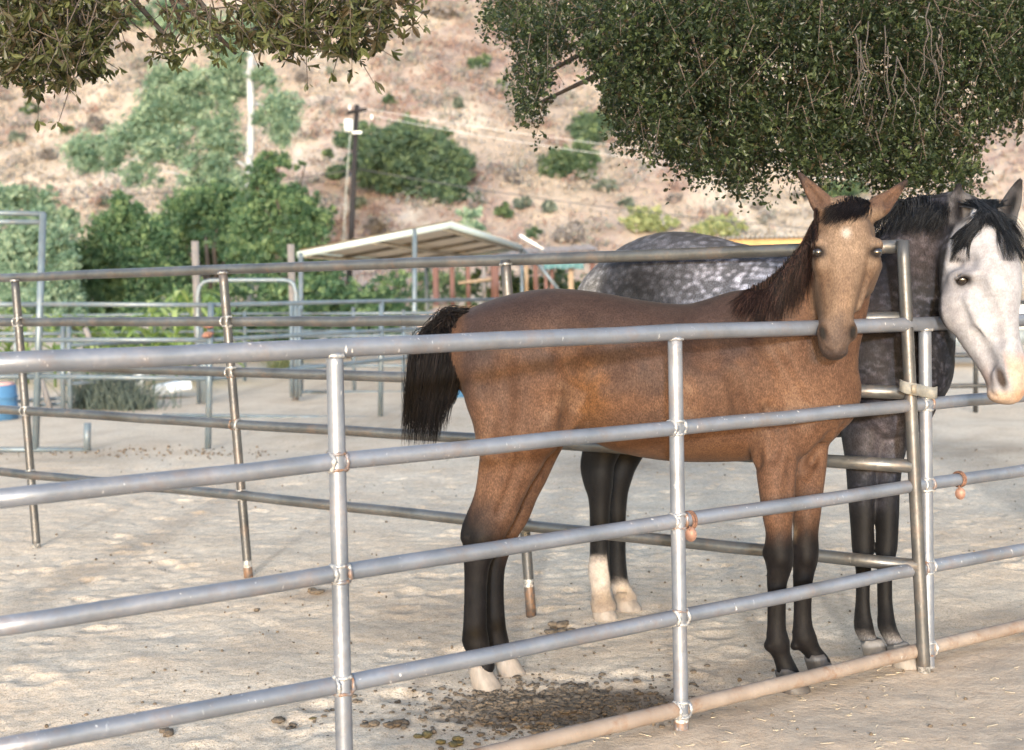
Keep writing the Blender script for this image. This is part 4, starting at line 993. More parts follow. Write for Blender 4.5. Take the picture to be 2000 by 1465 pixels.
# the belt of trees and shrubs behind the pens
tree('oak_tree', 'dark green oak nearest the canopy roof, rounded crown', 'tree', [pb(545, 430, 75, 70, 36), pb(600, 450, 50, 60, 36, -.5), pb(510, 400, 55, 50, 36, .5), pb(570, 400, 50, 40, 36), pb(625, 430, 28, 40, 36), pb(540, 325, 38, 30, 36), pb(586, 325, 14, 9, 36), pb(500, 345, 32, 28, 36), pb(545, 520, 95, 60, 36), pb(610, 530, 60, 50, 36)], 56000, .105, .6, OAK, 21, (560, 690))
tree('oak_tree', 'dark green oak standing in the middle of the tree belt', 'tree', [pb(400, 420, 70, 60, 38), pb(350, 450, 60, 60, 38), pb(440, 400, 40, 45, 38, .6), pb(420, 500, 80, 60, 38), pb(370, 530, 70, 60, 38), pb(460, 470, 50, 60, 38)], 46000, .11, .6, OAK, 22, (410, 690))
tree('oak_tree', 'broad olive green oak at the near left end of the tree belt', 'tree', [pb(235, 450, 55, 60, 33), pb(200, 500, 70, 60, 33), pb(275, 480, 60, 65, 33), pb(150, 530, 50, 55, 33), pb(300, 540, 70, 60, 33), pb(210, 580, 90, 50, 33), pb(255, 405, 34, 22, 33)], 46000, .10, .6, OAK, 23, (230, 700))
tree('oak_shrub', 'low dark shrub showing under the canopy roof', 'shrub', [pb(640, 580, 55, 45, 31), pb(700, 590, 50, 42, 31), pb(760, 575, 45, 50, 31), pb(600, 600, 50, 60, 31), pb(740, 620, 60, 35, 31), pb(660, 630, 80, 35, 31)], 18000, .10, .6, OAK, 24, (680, 700), trunk=.08)
tree('oak_shrub', 'dark hedge like shrub filling the space behind the arched gate', 'shrub', [pb(480, 600, 90, 60, 31), pb(420, 630, 70, 45, 31), pb(540, 640, 70, 45, 31), pb(300, 640, 90, 50, 31), pb(200, 650, 80, 45, 31), pb(370, 600, 60, 50, 31)], 22000, .10, .6, OAK, 25, (430, 705), trunk=.08)
tree('grey_shrub', 'large blue green shrub beside the tall pipe frame', 'shrub', [pb(30, 500, 60, 50, 30), pb(95, 470, 50, 50, 30), pb(-20, 450, 60, 60, 30), pb(60, 560, 70, 50, 30), pb(120, 540, 40, 60, 30), pb(100, 610, 70, 50, 30)], 34000, .10, .5, EUC, 26, (50, 705), trunk=.07)
tree('pepper_tree', 'bright pale green tree rising behind the tall pipe frame', 'tree', [pb(20, 385, 40, 28, 44), pb(80, 390, 36, 25, 44), pb(-30, 400, 50, 40, 44), pb(60, 425, 60, 30, 44), pb(125, 430, 28, 26, 44)], 15000, .15, .45, EUC, 27, (40, 670), trunk=.1)
tree('gum_sapling', 'thin pale green sapling just behind the canopy ridge', 'tree', [pb(905, 425, 18, 28, 40), pb(930, 432, 17, 26, 40), pb(915, 460, 32, 26, 40), pb(890, 455, 20, 22, 40)], 1500, .2, .35, EUC, 28, (912, 660), trunk=.05, clump=.25)
tree('leafy_bush', 'green bush behind the red shed posts', 'shrub', [pb(820, 560, 30, 40, 41), pb(845, 590, 30, 40, 41), pb(880, 560, 35, 40, 41), pb(930, 575, 35, 40, 41), pb(815, 620, 35, 35, 41)], 6000, .13, .6, OAKB, 29, (850, 668), trunk=.05)
tree('leafy_bush', 'grey green bush behind the shed, right of its red posts', 'shrub', [pb(1030, 565, 35, 40, 42), pb(1090, 565, 40, 45, 42), pb(1140, 565, 30, 40, 42), pb(980, 565, 30, 40, 42)], 5000, .13, .6, OAKB, 30, (1060, 665), trunk=.05)
# gum tree with the white trunk
zg = 42; base = G(486, 672)
gum = thing('gum_tree', 'tall gum tree with bare white trunk and airy blue green foliage', 'tree', (*base[:2], 0))
gb = [pb(450, 160, 50, 45, zg, .4), pb(560, 205, 36, 40, zg, .4), pb(340, 170, 60, 40, zg, .3), pb(260, 265, 60, 36, zg, .4), pb(345, 240, 60, 45, zg, .5), pb(430, 310, 50, 44, zg), pb(370, 180, 55, 45, zg), pb(300, 215, 50, 45, zg), pb(160, 305, 45, 35, zg), pb(225, 290, 45, 38, zg), pb(330, 285, 60, 45, zg), pb(420, 255, 50, 50, zg), pb(540, 225, 40, 45, zg), pb(285, 335, 40, 30, zg), pb(400, 335, 55, 40, zg), pb(430, 180, 40, 40, zg), pb(460, 60, 50, 40, zg), pb(350, 30, 60, 40, zg), pb(520, 150, 30, 30, zg), pb(555, 255, 25, 28, zg), pb(440, 120, 40, 30, zg), pb(540, 40, 50, 40, zg), pb(450, 360, 40, 30, zg)]
crown(gum, lumps(gb, 5, 77, .5), 60000, .15, .36, EUC, 31, 'crown', .24, 22, 4, .2)
mb = MB().tube(np.array([base-[0, 0, .3], W(487, 420, zg), W(487, 310, zg), W(492, 230, zg), W(488, 150, zg), W(492, 60, zg), W(500, -60, zg)]), [.17, .16, .13, .125, .12, .10, .08], 10)
rs_ = np.random.RandomState(2)
for a_, e_ in (((487, 315), (400, 240)), ((487, 315), (440, 270)), ((488, 330), (330, 290)), ((487, 420), (230, 330)), ((487, 400), (180, 315)), ((490, 200), (540, 230)), ((488, 140), (390, 175)), ((492, 60), (540, 30)), ((490, 90), (440, 60)), ((489, 120), (525, 145))):
    A, E = W(*a_, zg), W(*e_, zg); q = [A+(E-A)*t+np.array([0, .3*math.sin(t*3), .12*math.sin(t*math.pi)*np.linalg.norm(E-A)]) for t in np.linspace(0, 1, 6)]; mb.tube(np.array(q), np.linspace(.06, .02, 6), 6)
mb.build('trunk', PALEBARK, gum)

# shrubs on the hillside
def hshrub(name, label, px, py, rx, ry, mt, seed, n_=900, size=.3, group='shrubs scattered over the hillside', parts=None):
    P, t = on_hill(px, py+ry*.7)
    bl = [pb(a, b_, c_, d_, t-.4) for (a, b_, c_, d_) in (parts or [(px, py, rx*.7, ry*.8), (px-rx*.4, py+ry*.2, rx*.55, ry*.6), (px+rx*.4, py+ry*.15, rx*.55, ry*.65), (px, py+ry*.4, rx*.8, ry*.5)])]
    tg = thing(name, label, 'shrub', P, group); bl0 = bl; bl = lumps(bl, 5 if rx > 40 else 2, seed+700)
    crown(tg, bl, n_, size, .6, mt, seed, 'crown', .2, 20, 4, .35)
    mb = MB(); rs_ = np.random.RandomState(seed); limbs(mb, P-np.array([0, 0, .2]), [b_[:3] for b_ in bl0], .09*max(1, rx/60), rs_, .1); mb.build('stem', BARK, tg)
hshrub('oak_shrub', 'big dark spreading oak on the slope right behind the utility pole', 790, 320, 130, 95, OAKH, 40, 30000, .18, None, [(690, 262, 40, 28), (735, 285, 55, 45), (800, 280, 65, 48), (862, 320, 55, 50), (800, 335, 60, 40), (880, 365, 40, 30), (850, 385, 38, 34), (720, 330, 40, 40), (770, 355, 40, 30), (905, 330, 24, 34)])
hshrub('sage_shrub', 'grey green shrub low on the slope, second largest after the spreading oak', 1112, 312, 60, 45, OAKB, 41, 7500, .18)
hshrub('oak_shrub', 'round green shrub upslope of the grey green one, half under the oak leaves', 1156, 246, 44, 42, OAKH, 42, 6500, .19)
hshrub('sage_shrub', 'small grey green bush high on the slope left of the hanging oak lobe', 938, 120, 26, 22, OAKB, 43, 900, .3)
hshrub('coyote_bush', 'yellow green bush on the slope above the grey horse rump', 1262, 428, 55, 30, SOFTG, 44, 2200, .22)
hshrub('coyote_bush', 'yellow green bush on the slope above the orange eaves', 1400, 442, 58, 28, SOFTG, 45, 2200, .22)
hshrub('grey_scrub_bush', 'bluish grey bush on the slope right of the canopy roof', 1112, 452, 34, 30, GREYB, 46, 1500, .2)
hshrub('oak_shrub', 'green shrub peeping out between the ears of the bay horse', 1650, 365, 55, 30, OAKB, 47, 1800, .25)
hshrub('grey_scrub_bush', 'grey bush at the top edge of the photo, above the dry ridge', 868, 18, 30, 24, GREYB, 48, 900, .35)
hshrub('oak_shrub', 'dark bush at the top edge of the photo between two hanging branches', 262, 30, 45, 32, OAKB, 49, 1600, .35)
SM = [(760, 195, 15, 10), (895, 200, 10, 12), (810, 75, 22, 18), (985, 165, 24, 14), (1020, 395, 22, 16), (1000, 345, 18, 14), (985, 412, 20, 14), (1075, 402, 15, 12), (735, 440, 22, 26), (62, 212, 20, 14), (32, 265, 18, 14),
      (190, 235, 20, 20), (130, 252, 14, 12), (205, 390, 18, 12), (1480, 400, 14, 10), (870, 258, 18, 9), (645, 140, 14, 9), (1040, 135, 20, 10), (960, 30, 24, 18), (700, 395, 18, 12), (90, 300, 18, 12), (640, 300, 14, 10), (1180, 360, 20, 14), (1320, 385, 18, 10), (1040, 455, 20, 12), (930, 385, 18, 12), (590, 150, 16, 10), (660, 335, 26, 16), (1225, 395, 16, 10), (1560, 380, 18, 10)]
for i, (px, py, rx, ry) in enumerate(SM):
    k = i % 3; hshrub('scrub_bush', ['small dull green scrub bush dotted on the dry slope', 'small sage grey scrub bush dotted on the dry slope', 'small brownish grey scrub bush dotted on the dry slope'][k], px, py, rx, ry, [OAKB, SAGE, GREYB][k], 60+i, 420, .26, ['dull green scrub bushes on the slope', 'sage grey scrub bushes on the slope', 'brownish grey scrub bushes on the slope'][k])
# dry grass and buckwheat: nobody could count it
rs_ = np.random.RandomState(77); n_ = 30000
x = rs_.uniform(-40, 40, n_); y = rs_.uniform(46, 112, n_); ok = np.abs(x) < y*.46+2; x, y = x[ok], y[ok]; zz = hill_h(x, y)
rd = redness(x, y); sel = rs_.rand(len(x)); kind = np.where(sel < rd*.6, .75+.25*rs_.rand(len(x)), np.where(sel > .9, .42+.12*rs_.rand(len(x)), .32*rs_.rand(len(x))))
per = 7; C = np.repeat(np.stack([x, y, zz+.12], 1), per, 0)+rs_.randn(len(x)*per, 3)*np.array([.24, .24, .10]); kind = np.where(sel >= rd*.6, np.where(sel > .9, kind, np.clip(.30*(1-fbm(x*.11, y*.09, 3))*1.6-.08, 0, .33)), kind); tint = np.clip(np.repeat(kind, per)+.03*rs_.randn(len(x)*per), 0, 1)
gx_ = rs_.uniform(-36, 36, 1300); gy_ = rs_.uniform(50, 105, 1300); ok = (fbm(gx_*.07+9, gy_*.06, 3) > .47) & (np.abs(gx_) < gy_*.46)
gx_, gy_ = gx_[ok], gy_[ok]; gr_ = rs_.uniform(.35, 1.0, len(gx_)); gk = rs_.choice([.48, .55, .95], len(gx_), p=[.35, .35, .3])   # twiggy scrub
Cg = np.repeat(np.stack([gx_, gy_, hill_h(gx_, gy_)+gr_*.35], 1), 70, 0)+rs_.randn(len(gx_)*70, 3)*np.repeat(gr_, 70)[:, None]*np.array([.5, .5, .32])
C = np.concatenate([C, Cg]); tint = np.concatenate([tint, np.clip(np.repeat(gk, 70)+.05*rs_.randn(len(Cg)), 0, 1)])
V, Fc, tt = leaf_cloud(C, .25, .42, rs_, tint, .9, .2, 4)
SCRUB = leaf_mat('dry_scrub', (.335, .305, .275), (.185, .18, .20), (.225, .155, .14), .95, .2)
e = SCRUB.node_tree.nodes['Color Ramp'].color_ramp.elements; e[1].position = .48
q = e.new(.28); q.color = (.30, .262, .228, 1); q = e.new(.62); q.color = (.26, .20, .185, 1); q = e.new(.55); q.color = (.165, .19, .165, 1)
tag(mk('dry_grass', V, Fc, SCRUB, None, False, {'tint': tt}), 'dry straw coloured grass and rusty buckwheat over the hillside', 'dry grass', None, 'stuff')
# ------------------------------------------------------------------ trees overhanging the photographer
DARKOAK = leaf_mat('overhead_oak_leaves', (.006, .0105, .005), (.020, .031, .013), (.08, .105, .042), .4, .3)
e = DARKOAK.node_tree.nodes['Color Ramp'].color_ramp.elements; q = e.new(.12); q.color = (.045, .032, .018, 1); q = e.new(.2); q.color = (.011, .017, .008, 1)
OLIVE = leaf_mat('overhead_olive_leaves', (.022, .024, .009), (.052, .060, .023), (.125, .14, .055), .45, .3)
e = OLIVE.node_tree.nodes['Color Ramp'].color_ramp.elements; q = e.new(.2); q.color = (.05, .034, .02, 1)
TWIG = plain_mat('twig_bark', (.07, .055, .045), .9, 0, .35, 40, .3)
def overhang(name, label, base, blobs, zr, ntw, per, size, asp, mt, seed, droop, tl, trunk_r, fork, rosette=False):
    rs_ = np.random.RandomState(seed); t = thing(name, label, 'tree', base); DD = []
    ar = np.array([b_[2]*b_[3]*(b_[4] if len(b_) > 4 else 1) for b_ in blobs]); pk = rs_.choice(len(blobs), ntw, p=ar/ar.sum())
    P = []; TT = []; tw = MB()
    for i, k in enumerate(pk):
        b_ = blobs[k]; a = rs_.uniform(0, 2*math.pi); r = math.sqrt(rs_.rand())
        z0 = zr[0]+(zr[1]-zr[0])*rs_.rand()**.8; tl_ = tl*(1.9 if rs_.rand() < .12 else 1); px, py = b_[0]+b_[2]*r*math.cos(a), b_[1]+b_[3]*r*math.sin(a)
        c = W(px, py, z0); d = np.array([rs_.randn()*.6, rs_.randn()*.6, -droop+rs_.randn()*.5]); d /= np.linalg.norm(d)
        L = tl_*rs_.uniform(.5, 1.3); s_ = rs_.rand(per)
        pts = c+d*(s_*L-L*.5)[:, None]+rs_.randn(per, 3)*size*.55+np.array([0, 0, -1])*(s_[:, None]**2*L*.2)
        if rosette:                      # whorls of leaves at the nodes of the twig
            nd = np.repeat(np.linspace(-.45, .5, 3), per//3+1)[:per]; dr_ = rs_.randn(per, 3)*.75+d*.9+np.array([0, 0, -.25]); dr_ /= np.linalg.norm(dr_, axis=1)[:, None]
            pts = c+d*(nd*L)[:, None]+dr_*size*.5; DD.append(dr_)
        P.append(pts); TT.append(np.clip(rs_.rand()*.6+.4*rs_.rand(per), 0, 1))
        if i % (6 if size < .03 else 1) == 0: tw.tube(np.array([c-d*L*.7+[0, 0, .03], c, c+d*L*.5-[0, 0, .05*L]]), [.0035, .0025, .0012], 3, cap=False)
    V, Fc, tt = leaf_cloud(np.concatenate(P), size, asp, rs_, np.concatenate(TT), 0 if rosette else -.4*droop, .22, 6, np.concatenate(DD) if rosette else None)
    mk('crown', V, Fc, mt, t, False, {'tint': tt})
    tw.build('twig', TWIG, t)['kind'] = 'stuff'
    mb = MB(); B = np.array(base); fk = np.array(fork)
    mb.tube(np.array([B-[0, 0, .2], B+(fk-B)*.5+[.05, .08, 0], fk]), [trunk_r*1.35, trunk_r, trunk_r*.85], 14)
    for k in range(0, len(blobs), 2):
        b_ = blobs[k]; e_ = W(b_[0], max(-120, b_[1]-b_[3]*.4), (zr[0]+zr[1])/2+.4)
        q = [fk+(e_-fk)*s_+np.array([rs_.randn()*.05, .25*math.sin(s_*3.1), .45*math.sin(s_*math.pi)]) for s_ in np.linspace(0, 1, 9)]; q[0] = fk
        mb.tube(np.array(q), np.linspace(trunk_r*.42, .008, 9), 7)
    mb.build('trunk', BARK, t)
    return t
RB = [(985, 20, 48, 40), (1030, 30, 60, 45), (1075, 75, 46, 40), (1040, 115, 40, 40), (1035, 170, 36, 40), (1022, 212, 24, 20), (1055, 205, 20, 16), (1120, 18, 50, 34), (1175, 50, 36, 50), (1165, 110, 22, 40), (1200, 190, 24, 34), (1225, 250, 28, 30), (1230, 60, 100, 90), (1250, 160, 75, 75), (1285, 235, 70, 60), (1330, 110, 130, 120),
      (1395, 220, 120, 100), (1420, 305, 100, 45), (1456, 345, 34, 22), (1520, 110, 150, 140), (1550, 250, 120, 75), (1635, 285, 110, 50), (1700, 140, 150, 150), (1755, 295, 100, 60), (1830, 315, 85, 48), (1878, 345, 42, 32), (1850, 170, 110, 140), (1965, 60, 90, 90), (1960, 185, 50, 60), (2060, 120, 100, 120), (1400, 20, 200, 60), (1750, 20, 250, 60), (1600, 330, 60, 16), (1330, 290, 30, 30), (1720, 345, 40, 16), (1500, -170, 420, 150, .35), (1900, -200, 400, 170, .35), (1300, -330, 350, 120, .25), (1800, -420, 420, 140, .25), (2150, -60, 120, 200, .4)]  # blobs far above the frame: unseen crown added to shade the horses
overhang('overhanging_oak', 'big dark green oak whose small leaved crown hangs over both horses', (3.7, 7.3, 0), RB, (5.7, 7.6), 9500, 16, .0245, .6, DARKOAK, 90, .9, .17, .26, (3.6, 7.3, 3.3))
LB = [(20, 30, 90, 70), (95, 60, 90, 70), (150, 50, 75, 60), (60, 125, 65, 34), (145, 115, 60, 40), (205, 35, 26, 36), (115, 160, 75, 12, .8), (20, 135, 36, 22), (330, 90, 36, 28, .5), (295, 70, 20, 34, .5), (390, 60, 60, 36, .4), (345, 118, 22, 10, .7), (450, 78, 46, 34, .6), (520, 45, 55, 42), (560, 68, 55, 30), (640, 40, 75, 42), (620, 85, 60, 18), (700, 50, 60, 45), (760, 30, 48, 36), (690, 92, 24, 9), (440, 108, 18, 10, .8), (420, 4, 140, 18, .5), (640, 5, 170, 34, .8), (800, 40, 22, 14), (230, 75, 10, 16, .6), (100, -10, 140, 40), (150, -130, 220, 90, .35), (600, -110, 240, 80, .35)]
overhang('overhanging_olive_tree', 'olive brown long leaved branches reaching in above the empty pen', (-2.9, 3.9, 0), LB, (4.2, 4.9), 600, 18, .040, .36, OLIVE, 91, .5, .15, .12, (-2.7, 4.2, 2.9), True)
# bare hanging twigs inside the oak
rs_ = np.random.RandomState(4); bt = thing('hanging_dead_twigs', 'bare grey brown twigs hanging inside the oak crown, above the bay horse', 'twigs', W(1740, 120, 5.65))
mb = MB()
for i in range(15):
    px = rs_.uniform(1660, 1840); py = rs_.uniform(-20, 120); z = rs_.uniform(5.55, 5.75); q = [W(px, py, z)]
    for k in range(6): px += rs_.randn()*7; py += rs_.uniform(15, 34); q.append(W(px, py, z+.02*rs_.randn()))
    mb.tube(np.array(q), np.linspace(.0035, .001, 7), 5)
mb.build('twig', plain_mat('dead_twig', (.05, .042, .038), .9, 0, .3, 30), bt)['kind'] = 'stuff'
# ------------------------------------------------------------------ yard behind: gates, more pens, canopy, shed, pole
WOODG = plain_mat('grey_wood', (.16, .15, .15), .9, 0, .3, 12, .4, (1, 1, .15)); REDW = plain_mat('red_stained_wood', (.12, .06, .05), .85, 0, .3, 10, .3, (1, 1, .2)); TANW = plain_mat('raw_wood', (.25, .18, .12), .85, 0, .25, 10, .3, (1, 1, .2))
TINW = plain_mat('white_sheet_metal', (.62, .55, .46), .5, .0, .08, 3); TRIM = plain_mat('pale_green_trim', (.40, .46, .45), .5, .1, .12, 5); PURL = plain_mat('purlin_steel', (.22, .19, .15), .6, .2, .3, 6)
POLEM = plain_mat('creosote_pole', (.012, .0105, .0135), .85, 0, .35, 8, .3, (1, 1, .1)); WHITE = plain_mat('white_enamel', (.75, .77, .78), .5, 0, .1, 4)
def P2(mb, pts, z, r, seg=10, a=0.0):
    return mb.tube(np.array([W(p[0], p[1], p[2] if len(p) > 2 else z) for p in pts]), r, seg, a)
def pipe_thing(name, label, cat, rails, posts, rr, rp, mt, group=None, arch=None):
    b0 = W(*posts[0][-1]) if posts else W(*rails[0][0]); t = thing(name, label, cat, (b0[0], b0[1], 0), group)
    for rl in rails: P2(MB(), rl, 0, rr, 10).build('rail', mt, t)
    for po in posts: P2(MB(), po, 0, rp, 10).build('post', mt, t)
    return t
def gl(x, y): return [(x, y)]
za, zc = 13.4, 16.7
pipe_thing('pipe_fence', 'slim grey pipe fence of the second pen, its rails running behind the leaning fence', 'fence',
    [[(68, 594, za), (409, 596, za), (745, 588, zc), (1092, 583, 21)], [(68, 664, za), (409, 664, za), (745, 646, zc), (1092, 628, 21)], [(68, 735, za), (407, 740, za), (745, 703, zc), (1092, 672, 21)]],
    [[(412, 591, za), (406, 878, za)], [(745, 587, zc), (743, 813, zc)], [(1092, 582, 21), (1092, 752, 21)]], .026, .034, BLUEP)
pipe_thing('gate_frame', 'tall pipe gate frame with a double top bar at the left edge', 'gate frame',
    [[(-140, 413, za), (88, 418, za)], [(-140, 432, za), (82, 434, za)], [(-140, 594, za), (74, 595, za)], [(-140, 662, za), (72, 664, za)], [(-140, 735, za), (72, 736, za)], [(-140, 877, za), (170, 879, za)]],
    [[(84, 417, za), (69, 878, za)], [(171, 826, za), (170, 880, za)]], .028, .038, BLUEP)
pipe_thing('pipe_fence', 'lower pipe panel with paired uprights farther back on the left', 'fence panel',
    [[(-60, 652, 18), (122, 652, 18)], [(-60, 790, 18), (122, 778, 18)], [(137, 674, 18), (290, 668, 20)], [(137, 749, 18), (270, 744, 20)], [(70, 792, 18), (122, 788, 18)]],
    [[(123, 636, 18), (123, 800, 18)], [(134, 638, 18), (137, 798, 18)]], .028, .035, BLUEP)
MB_ = MB(); t = thing('ground_pipe', 'thin pipe lying along the sand at the back of the second pen', 'pipe', W(600, 816, 16.8)); P2(MB_, [(318, 811, 16.9), (600, 815, 16.8), (905, 818, 16.7)], 0, .025).build('pipe', BLUEP, t)
# arched gate and its wooden posts
for (x0, y0, x1, y1, wd, lb) in ((381, 478, 392, 790, .10, 'weathered grey wooden post left of the arched gate'), (570, 484, 575, 776, .10, 'weathered grey wooden post right of the arched gate')):
    A, B_ = W(x0, y0, 19.4), W(x1, y1, 19.4); L = A[2]-B_[2]; mb = MB(); c = (A+B_)/2; mb.box((0, 0, 0), (wd, wd, L+.1), .1)
    t = tag(mb.build('wooden_post', WOODG), lb, 'post', 'wooden gate posts'); t.location = Vector([float(q) for q in c])
t = thing('arched_gate', 'light blue arched pipe gate between two wooden posts', 'gate', G(480, 785))
q = [(388, 790), (386, 640), (386, 575), (390, 560), (398, 551), (410, 548), (480, 547), (555, 547), (566, 549), (574, 556), (578, 570), (579, 640), (580, 775)]
P2(MB(), q, 19.2, .03, 10).build('arch_frame', BLUEP, t)
for (a, b_) in (((393, 640), (396, 788)), ((400, 650), (400, 788)), ((569, 590), (570, 776)), ((577, 590), (579, 776)), ((584, 600), (586, 775))): P2(MB(), [a, b_], 19.1, .03, 8).build('upright', BLUEP, t)
t = thing('rope_wrap', 'orange and white wrapping tied round the second pen corner post', 'wrapping', W(410, 660, 13.35)); mb = MB()
for k in range(4): mb.ball(W(408+R.randn()*5, 655-k*7+R.randn()*2, 13.34), (.06, .06, .022), 10, 6)
mb.build('wrap', plain_mat('orange_cloth', (.22, .11, .08), .9, 0, .5, 20), t)
# third pen under the canopy
zd = 20.8
pipe_thing('pipe_fence', 'far pen of slim pale pipes standing under the canopy roof', 'fence',
    [[(577, 590, zd), (750, 588, zd)], [(577, 613, zd), (930, 611, zd)], [(577, 647, zd), (930, 647, zd)], [(590, 657, 19), (930, 656, 19)], [(577, 714, zd), (930, 715, zd)], [(577, 765, zd), (930, 768, zd)]],
    [[(690, 600, zd), (692, 762, zd)], [(788, 605, zd), (788, 766, zd)], [(582, 600, zd), (584, 775, zd)]], .026, .03, BLUEP)
pipe_thing('pipe_fence', 'farthest row of slim pipe rails in front of the tree belt on the left', 'fence',
    [[(-60, 618, 24), (590, 612, 24)], [(-60, 652, 24), (590, 646, 24)], [(-60, 692, 24), (590, 686, 24)], [(-60, 728, 24), (590, 722, 24)]],
    [[(300, 610, 24), (300, 746, 24)], [(478, 608, 24), (478, 744, 24)], [(30, 614, 24), (30, 750, 24)]], .026, .032, BLUEP)
# canopy
t = thing('shade_canopy', 'open sided shade canopy with a tilted white sheet roof and pipe legs', 'canopy', G(700, 765))
FL, FR, BR, BL = W(584, 492, 21.0), W(879, 434, 21.0), W(1018, 480, 30.5), W(832, 512, 30.5)
nr = 46; S = np.linspace(0, 1, 14); V = []; U = np.linspace(0, 1, nr*4+1)
for s_ in S:
    A, B_ = FL+(BL-FL)*s_, FR+(BR-FR)*s_
    for u in U: V.append(A+(B_-A)*u+np.array([0, 0, .018*math.sin(s_*1+u*0)*0+.02*math.sin(s_*0)]))
V = np.array(V).reshape(14, len(U), 3)
rib = (np.arange(60*4+1) % 4 < 2)*.022
V = []; Sd = np.linspace(0, 1, 60*4+1)
for i, s_ in enumerate(Sd):                      # ribs run along the slope, one after another towards the back
    A, B_ = FL+(BL-FL)*s_, FR+(BR-FR)*s_; V += [A+[0, 0, rib[i]], B_+[0, 0, rib[i]]]
V = np.array(V); m_ = len(Sd); Vt = V+np.array([0, 0, .012])
Fc = [(2*i, 2*i+1, 2*i+3, 2*i+2) for i in range(m_-1)]+[(2*m_+2*i+2, 2*m_+2*i+3, 2*m_+2*i+1, 2*m_+2*i) for i in range(m_-1)]
mk('roof', np.concatenate([V, Vt]), Fc, TINW, t, False)
for (A, B_) in ((FL, FR), (FR, BR), (BR, BL), (BL, FL)):
    d = B_-A; L = np.linalg.norm(d); d = d/L; lt = np.cross(d, [0, 0, 1]); lt /= np.linalg.norm(lt); up = np.cross(lt, d); Mx = np.stack([d, lt, up], 1)
    MB().box((A+B_)/2-[0, 0, .045], (L+.04, .05, .10), 0, 0, Mx).build('edge_trim', TRIM, t)
for s_ in (.25, .5, .75):
    A, B_ = FL+(BL-FL)*s_-[0, 0, .05], FR+(BR-FR)*s_-[0, 0, .05]; MB().tube(np.array([A, B_]), .035, 6).build('purlin', PURL, t)
for u in (.04, .5, .96):
    A, B_ = FL+(FR-FL)*u-[0, 0, .09], BL+(BR-BL)*u-[0, 0, .09]; MB().tube(np.array([A, B_]), .04, 6).build('beam', PURL, t)
for (p, pb_) in (((810, 447), (809, 762)), ((588, 494), (587, 772))): P2(MB(), [p, pb_], 21.0, .042, 10).build('leg', BLUEP, t)
for P_ in (BR, BL): MB().tube(np.array([P_-[0, 0, .05], [P_[0], P_[1], -.1]]), .04, 8).build('leg', BLUEP, t)
MB().tube(np.array([BR-[0, 0, .05], W(1055, 520, 30.2), W(1092, 568, 30)]), .04, 8).build('brace', BLUEP, t)
# red posted shed
t = thing('open_shed', 'open shed of red and bare wooden posts under a low corrugated roof', 'shed', G(1000, 690)); zs = 35
A, B_ = W(1015, 484, zs), W(1168, 489, zs); dr = np.array([.1, 6, .35]); V = []; ks = np.arange(0, 121)
A2 = W(880, 505, zs)
for k in ks:
    p = A2+(B_-A2)*k/120; h_ = .03*math.sin(k*1.9); V += [p+[0, 0, h_], p+dr+[0, 0, h_]]
Fc = [(2*i, 2*i+2, 2*i+3, 2*i+1) for i in range(120)]; V = np.array(V)
mk('roof', np.concatenate([V, V+[0, 0, .02]]), Fc+[(q[3]+242, q[2]+242, q[1]+242, q[0]+242) for q in Fc], plain_mat('rusty_tin', (.36, .31, .29), .7, .3, .35, 3), t, False)
d = B_-A2; MB().box((A2+B_)/2-[0, .0, .16], (np.linalg.norm(d), .08, .2), math.atan2(d[1], d[0])).build('eave_board', plain_mat('dark_stained_board', (.12, .05, .03), .8, 0, .4, 6), t)
for (px, w_, mt, y0) in ((852, .16, REDW, 500), (884, .13, REDW, 500), (915, .12, REDW, 500), (946, .11, WOODG, 500), (967, .22, REDW, 492), (1029, .10, TANW, 495), (1047, .12, REDW, 495), (1067, .09, REDW, 495), (1079, .1, REDW, 495), (1116, .15, TANW, 492), (1158, .12, REDW, 492)):
    a, b_ = W(px, y0, zs+.1), W(px, 683, zs+.1); MB().box(((a[0]+b_[0])/2, a[1], (a[2])/2), (w_, w_, a[2])).build('post', mt, t)
for (x0, y0, x1, y1) in ((845, 600, 1165, 603), (895, 553, 960, 545)):
    a, b_ = W(x0, y0, zs-.05), W(x1, y1, zs-.05); MB().tube(np.array([a, b_]), .05, 6).build('cross_rail', TANW, t)
o = MB().box((0, 0, 0), (.75, .5, .06), .1, 0, Matrix.Rotation(.55, 3, 'Y')).build('white_board', WHITE); o.location = Vector([float(q) for q in W(1037, 474, zs+.6)]); tag(o, 'white board lying tilted on the corrugated shed roof', 'board')
# teal tarp: a folded sheet hung below the eave
V = []; 
for i in range(13):
    for j in range(4): p = W(1062+6.5*i, 508+j*5.5+1.5*math.sin(i*1.3), zs-.3); V.append(p+np.array([0, .05*math.sin(i*1.7+j), 0]))
V = np.array(V); Fc = [(i*4+j, i*4+4+j, i*4+5+j, i*4+1+j) for i in range(12) for j in range(3)]
tag(mk('tarp', V, Fc, plain_mat('teal_tarp', (.035, .11, .12), .6, 0, .15, 5)), 'teal tarp strung below the eave of the open shed', 'tarp')
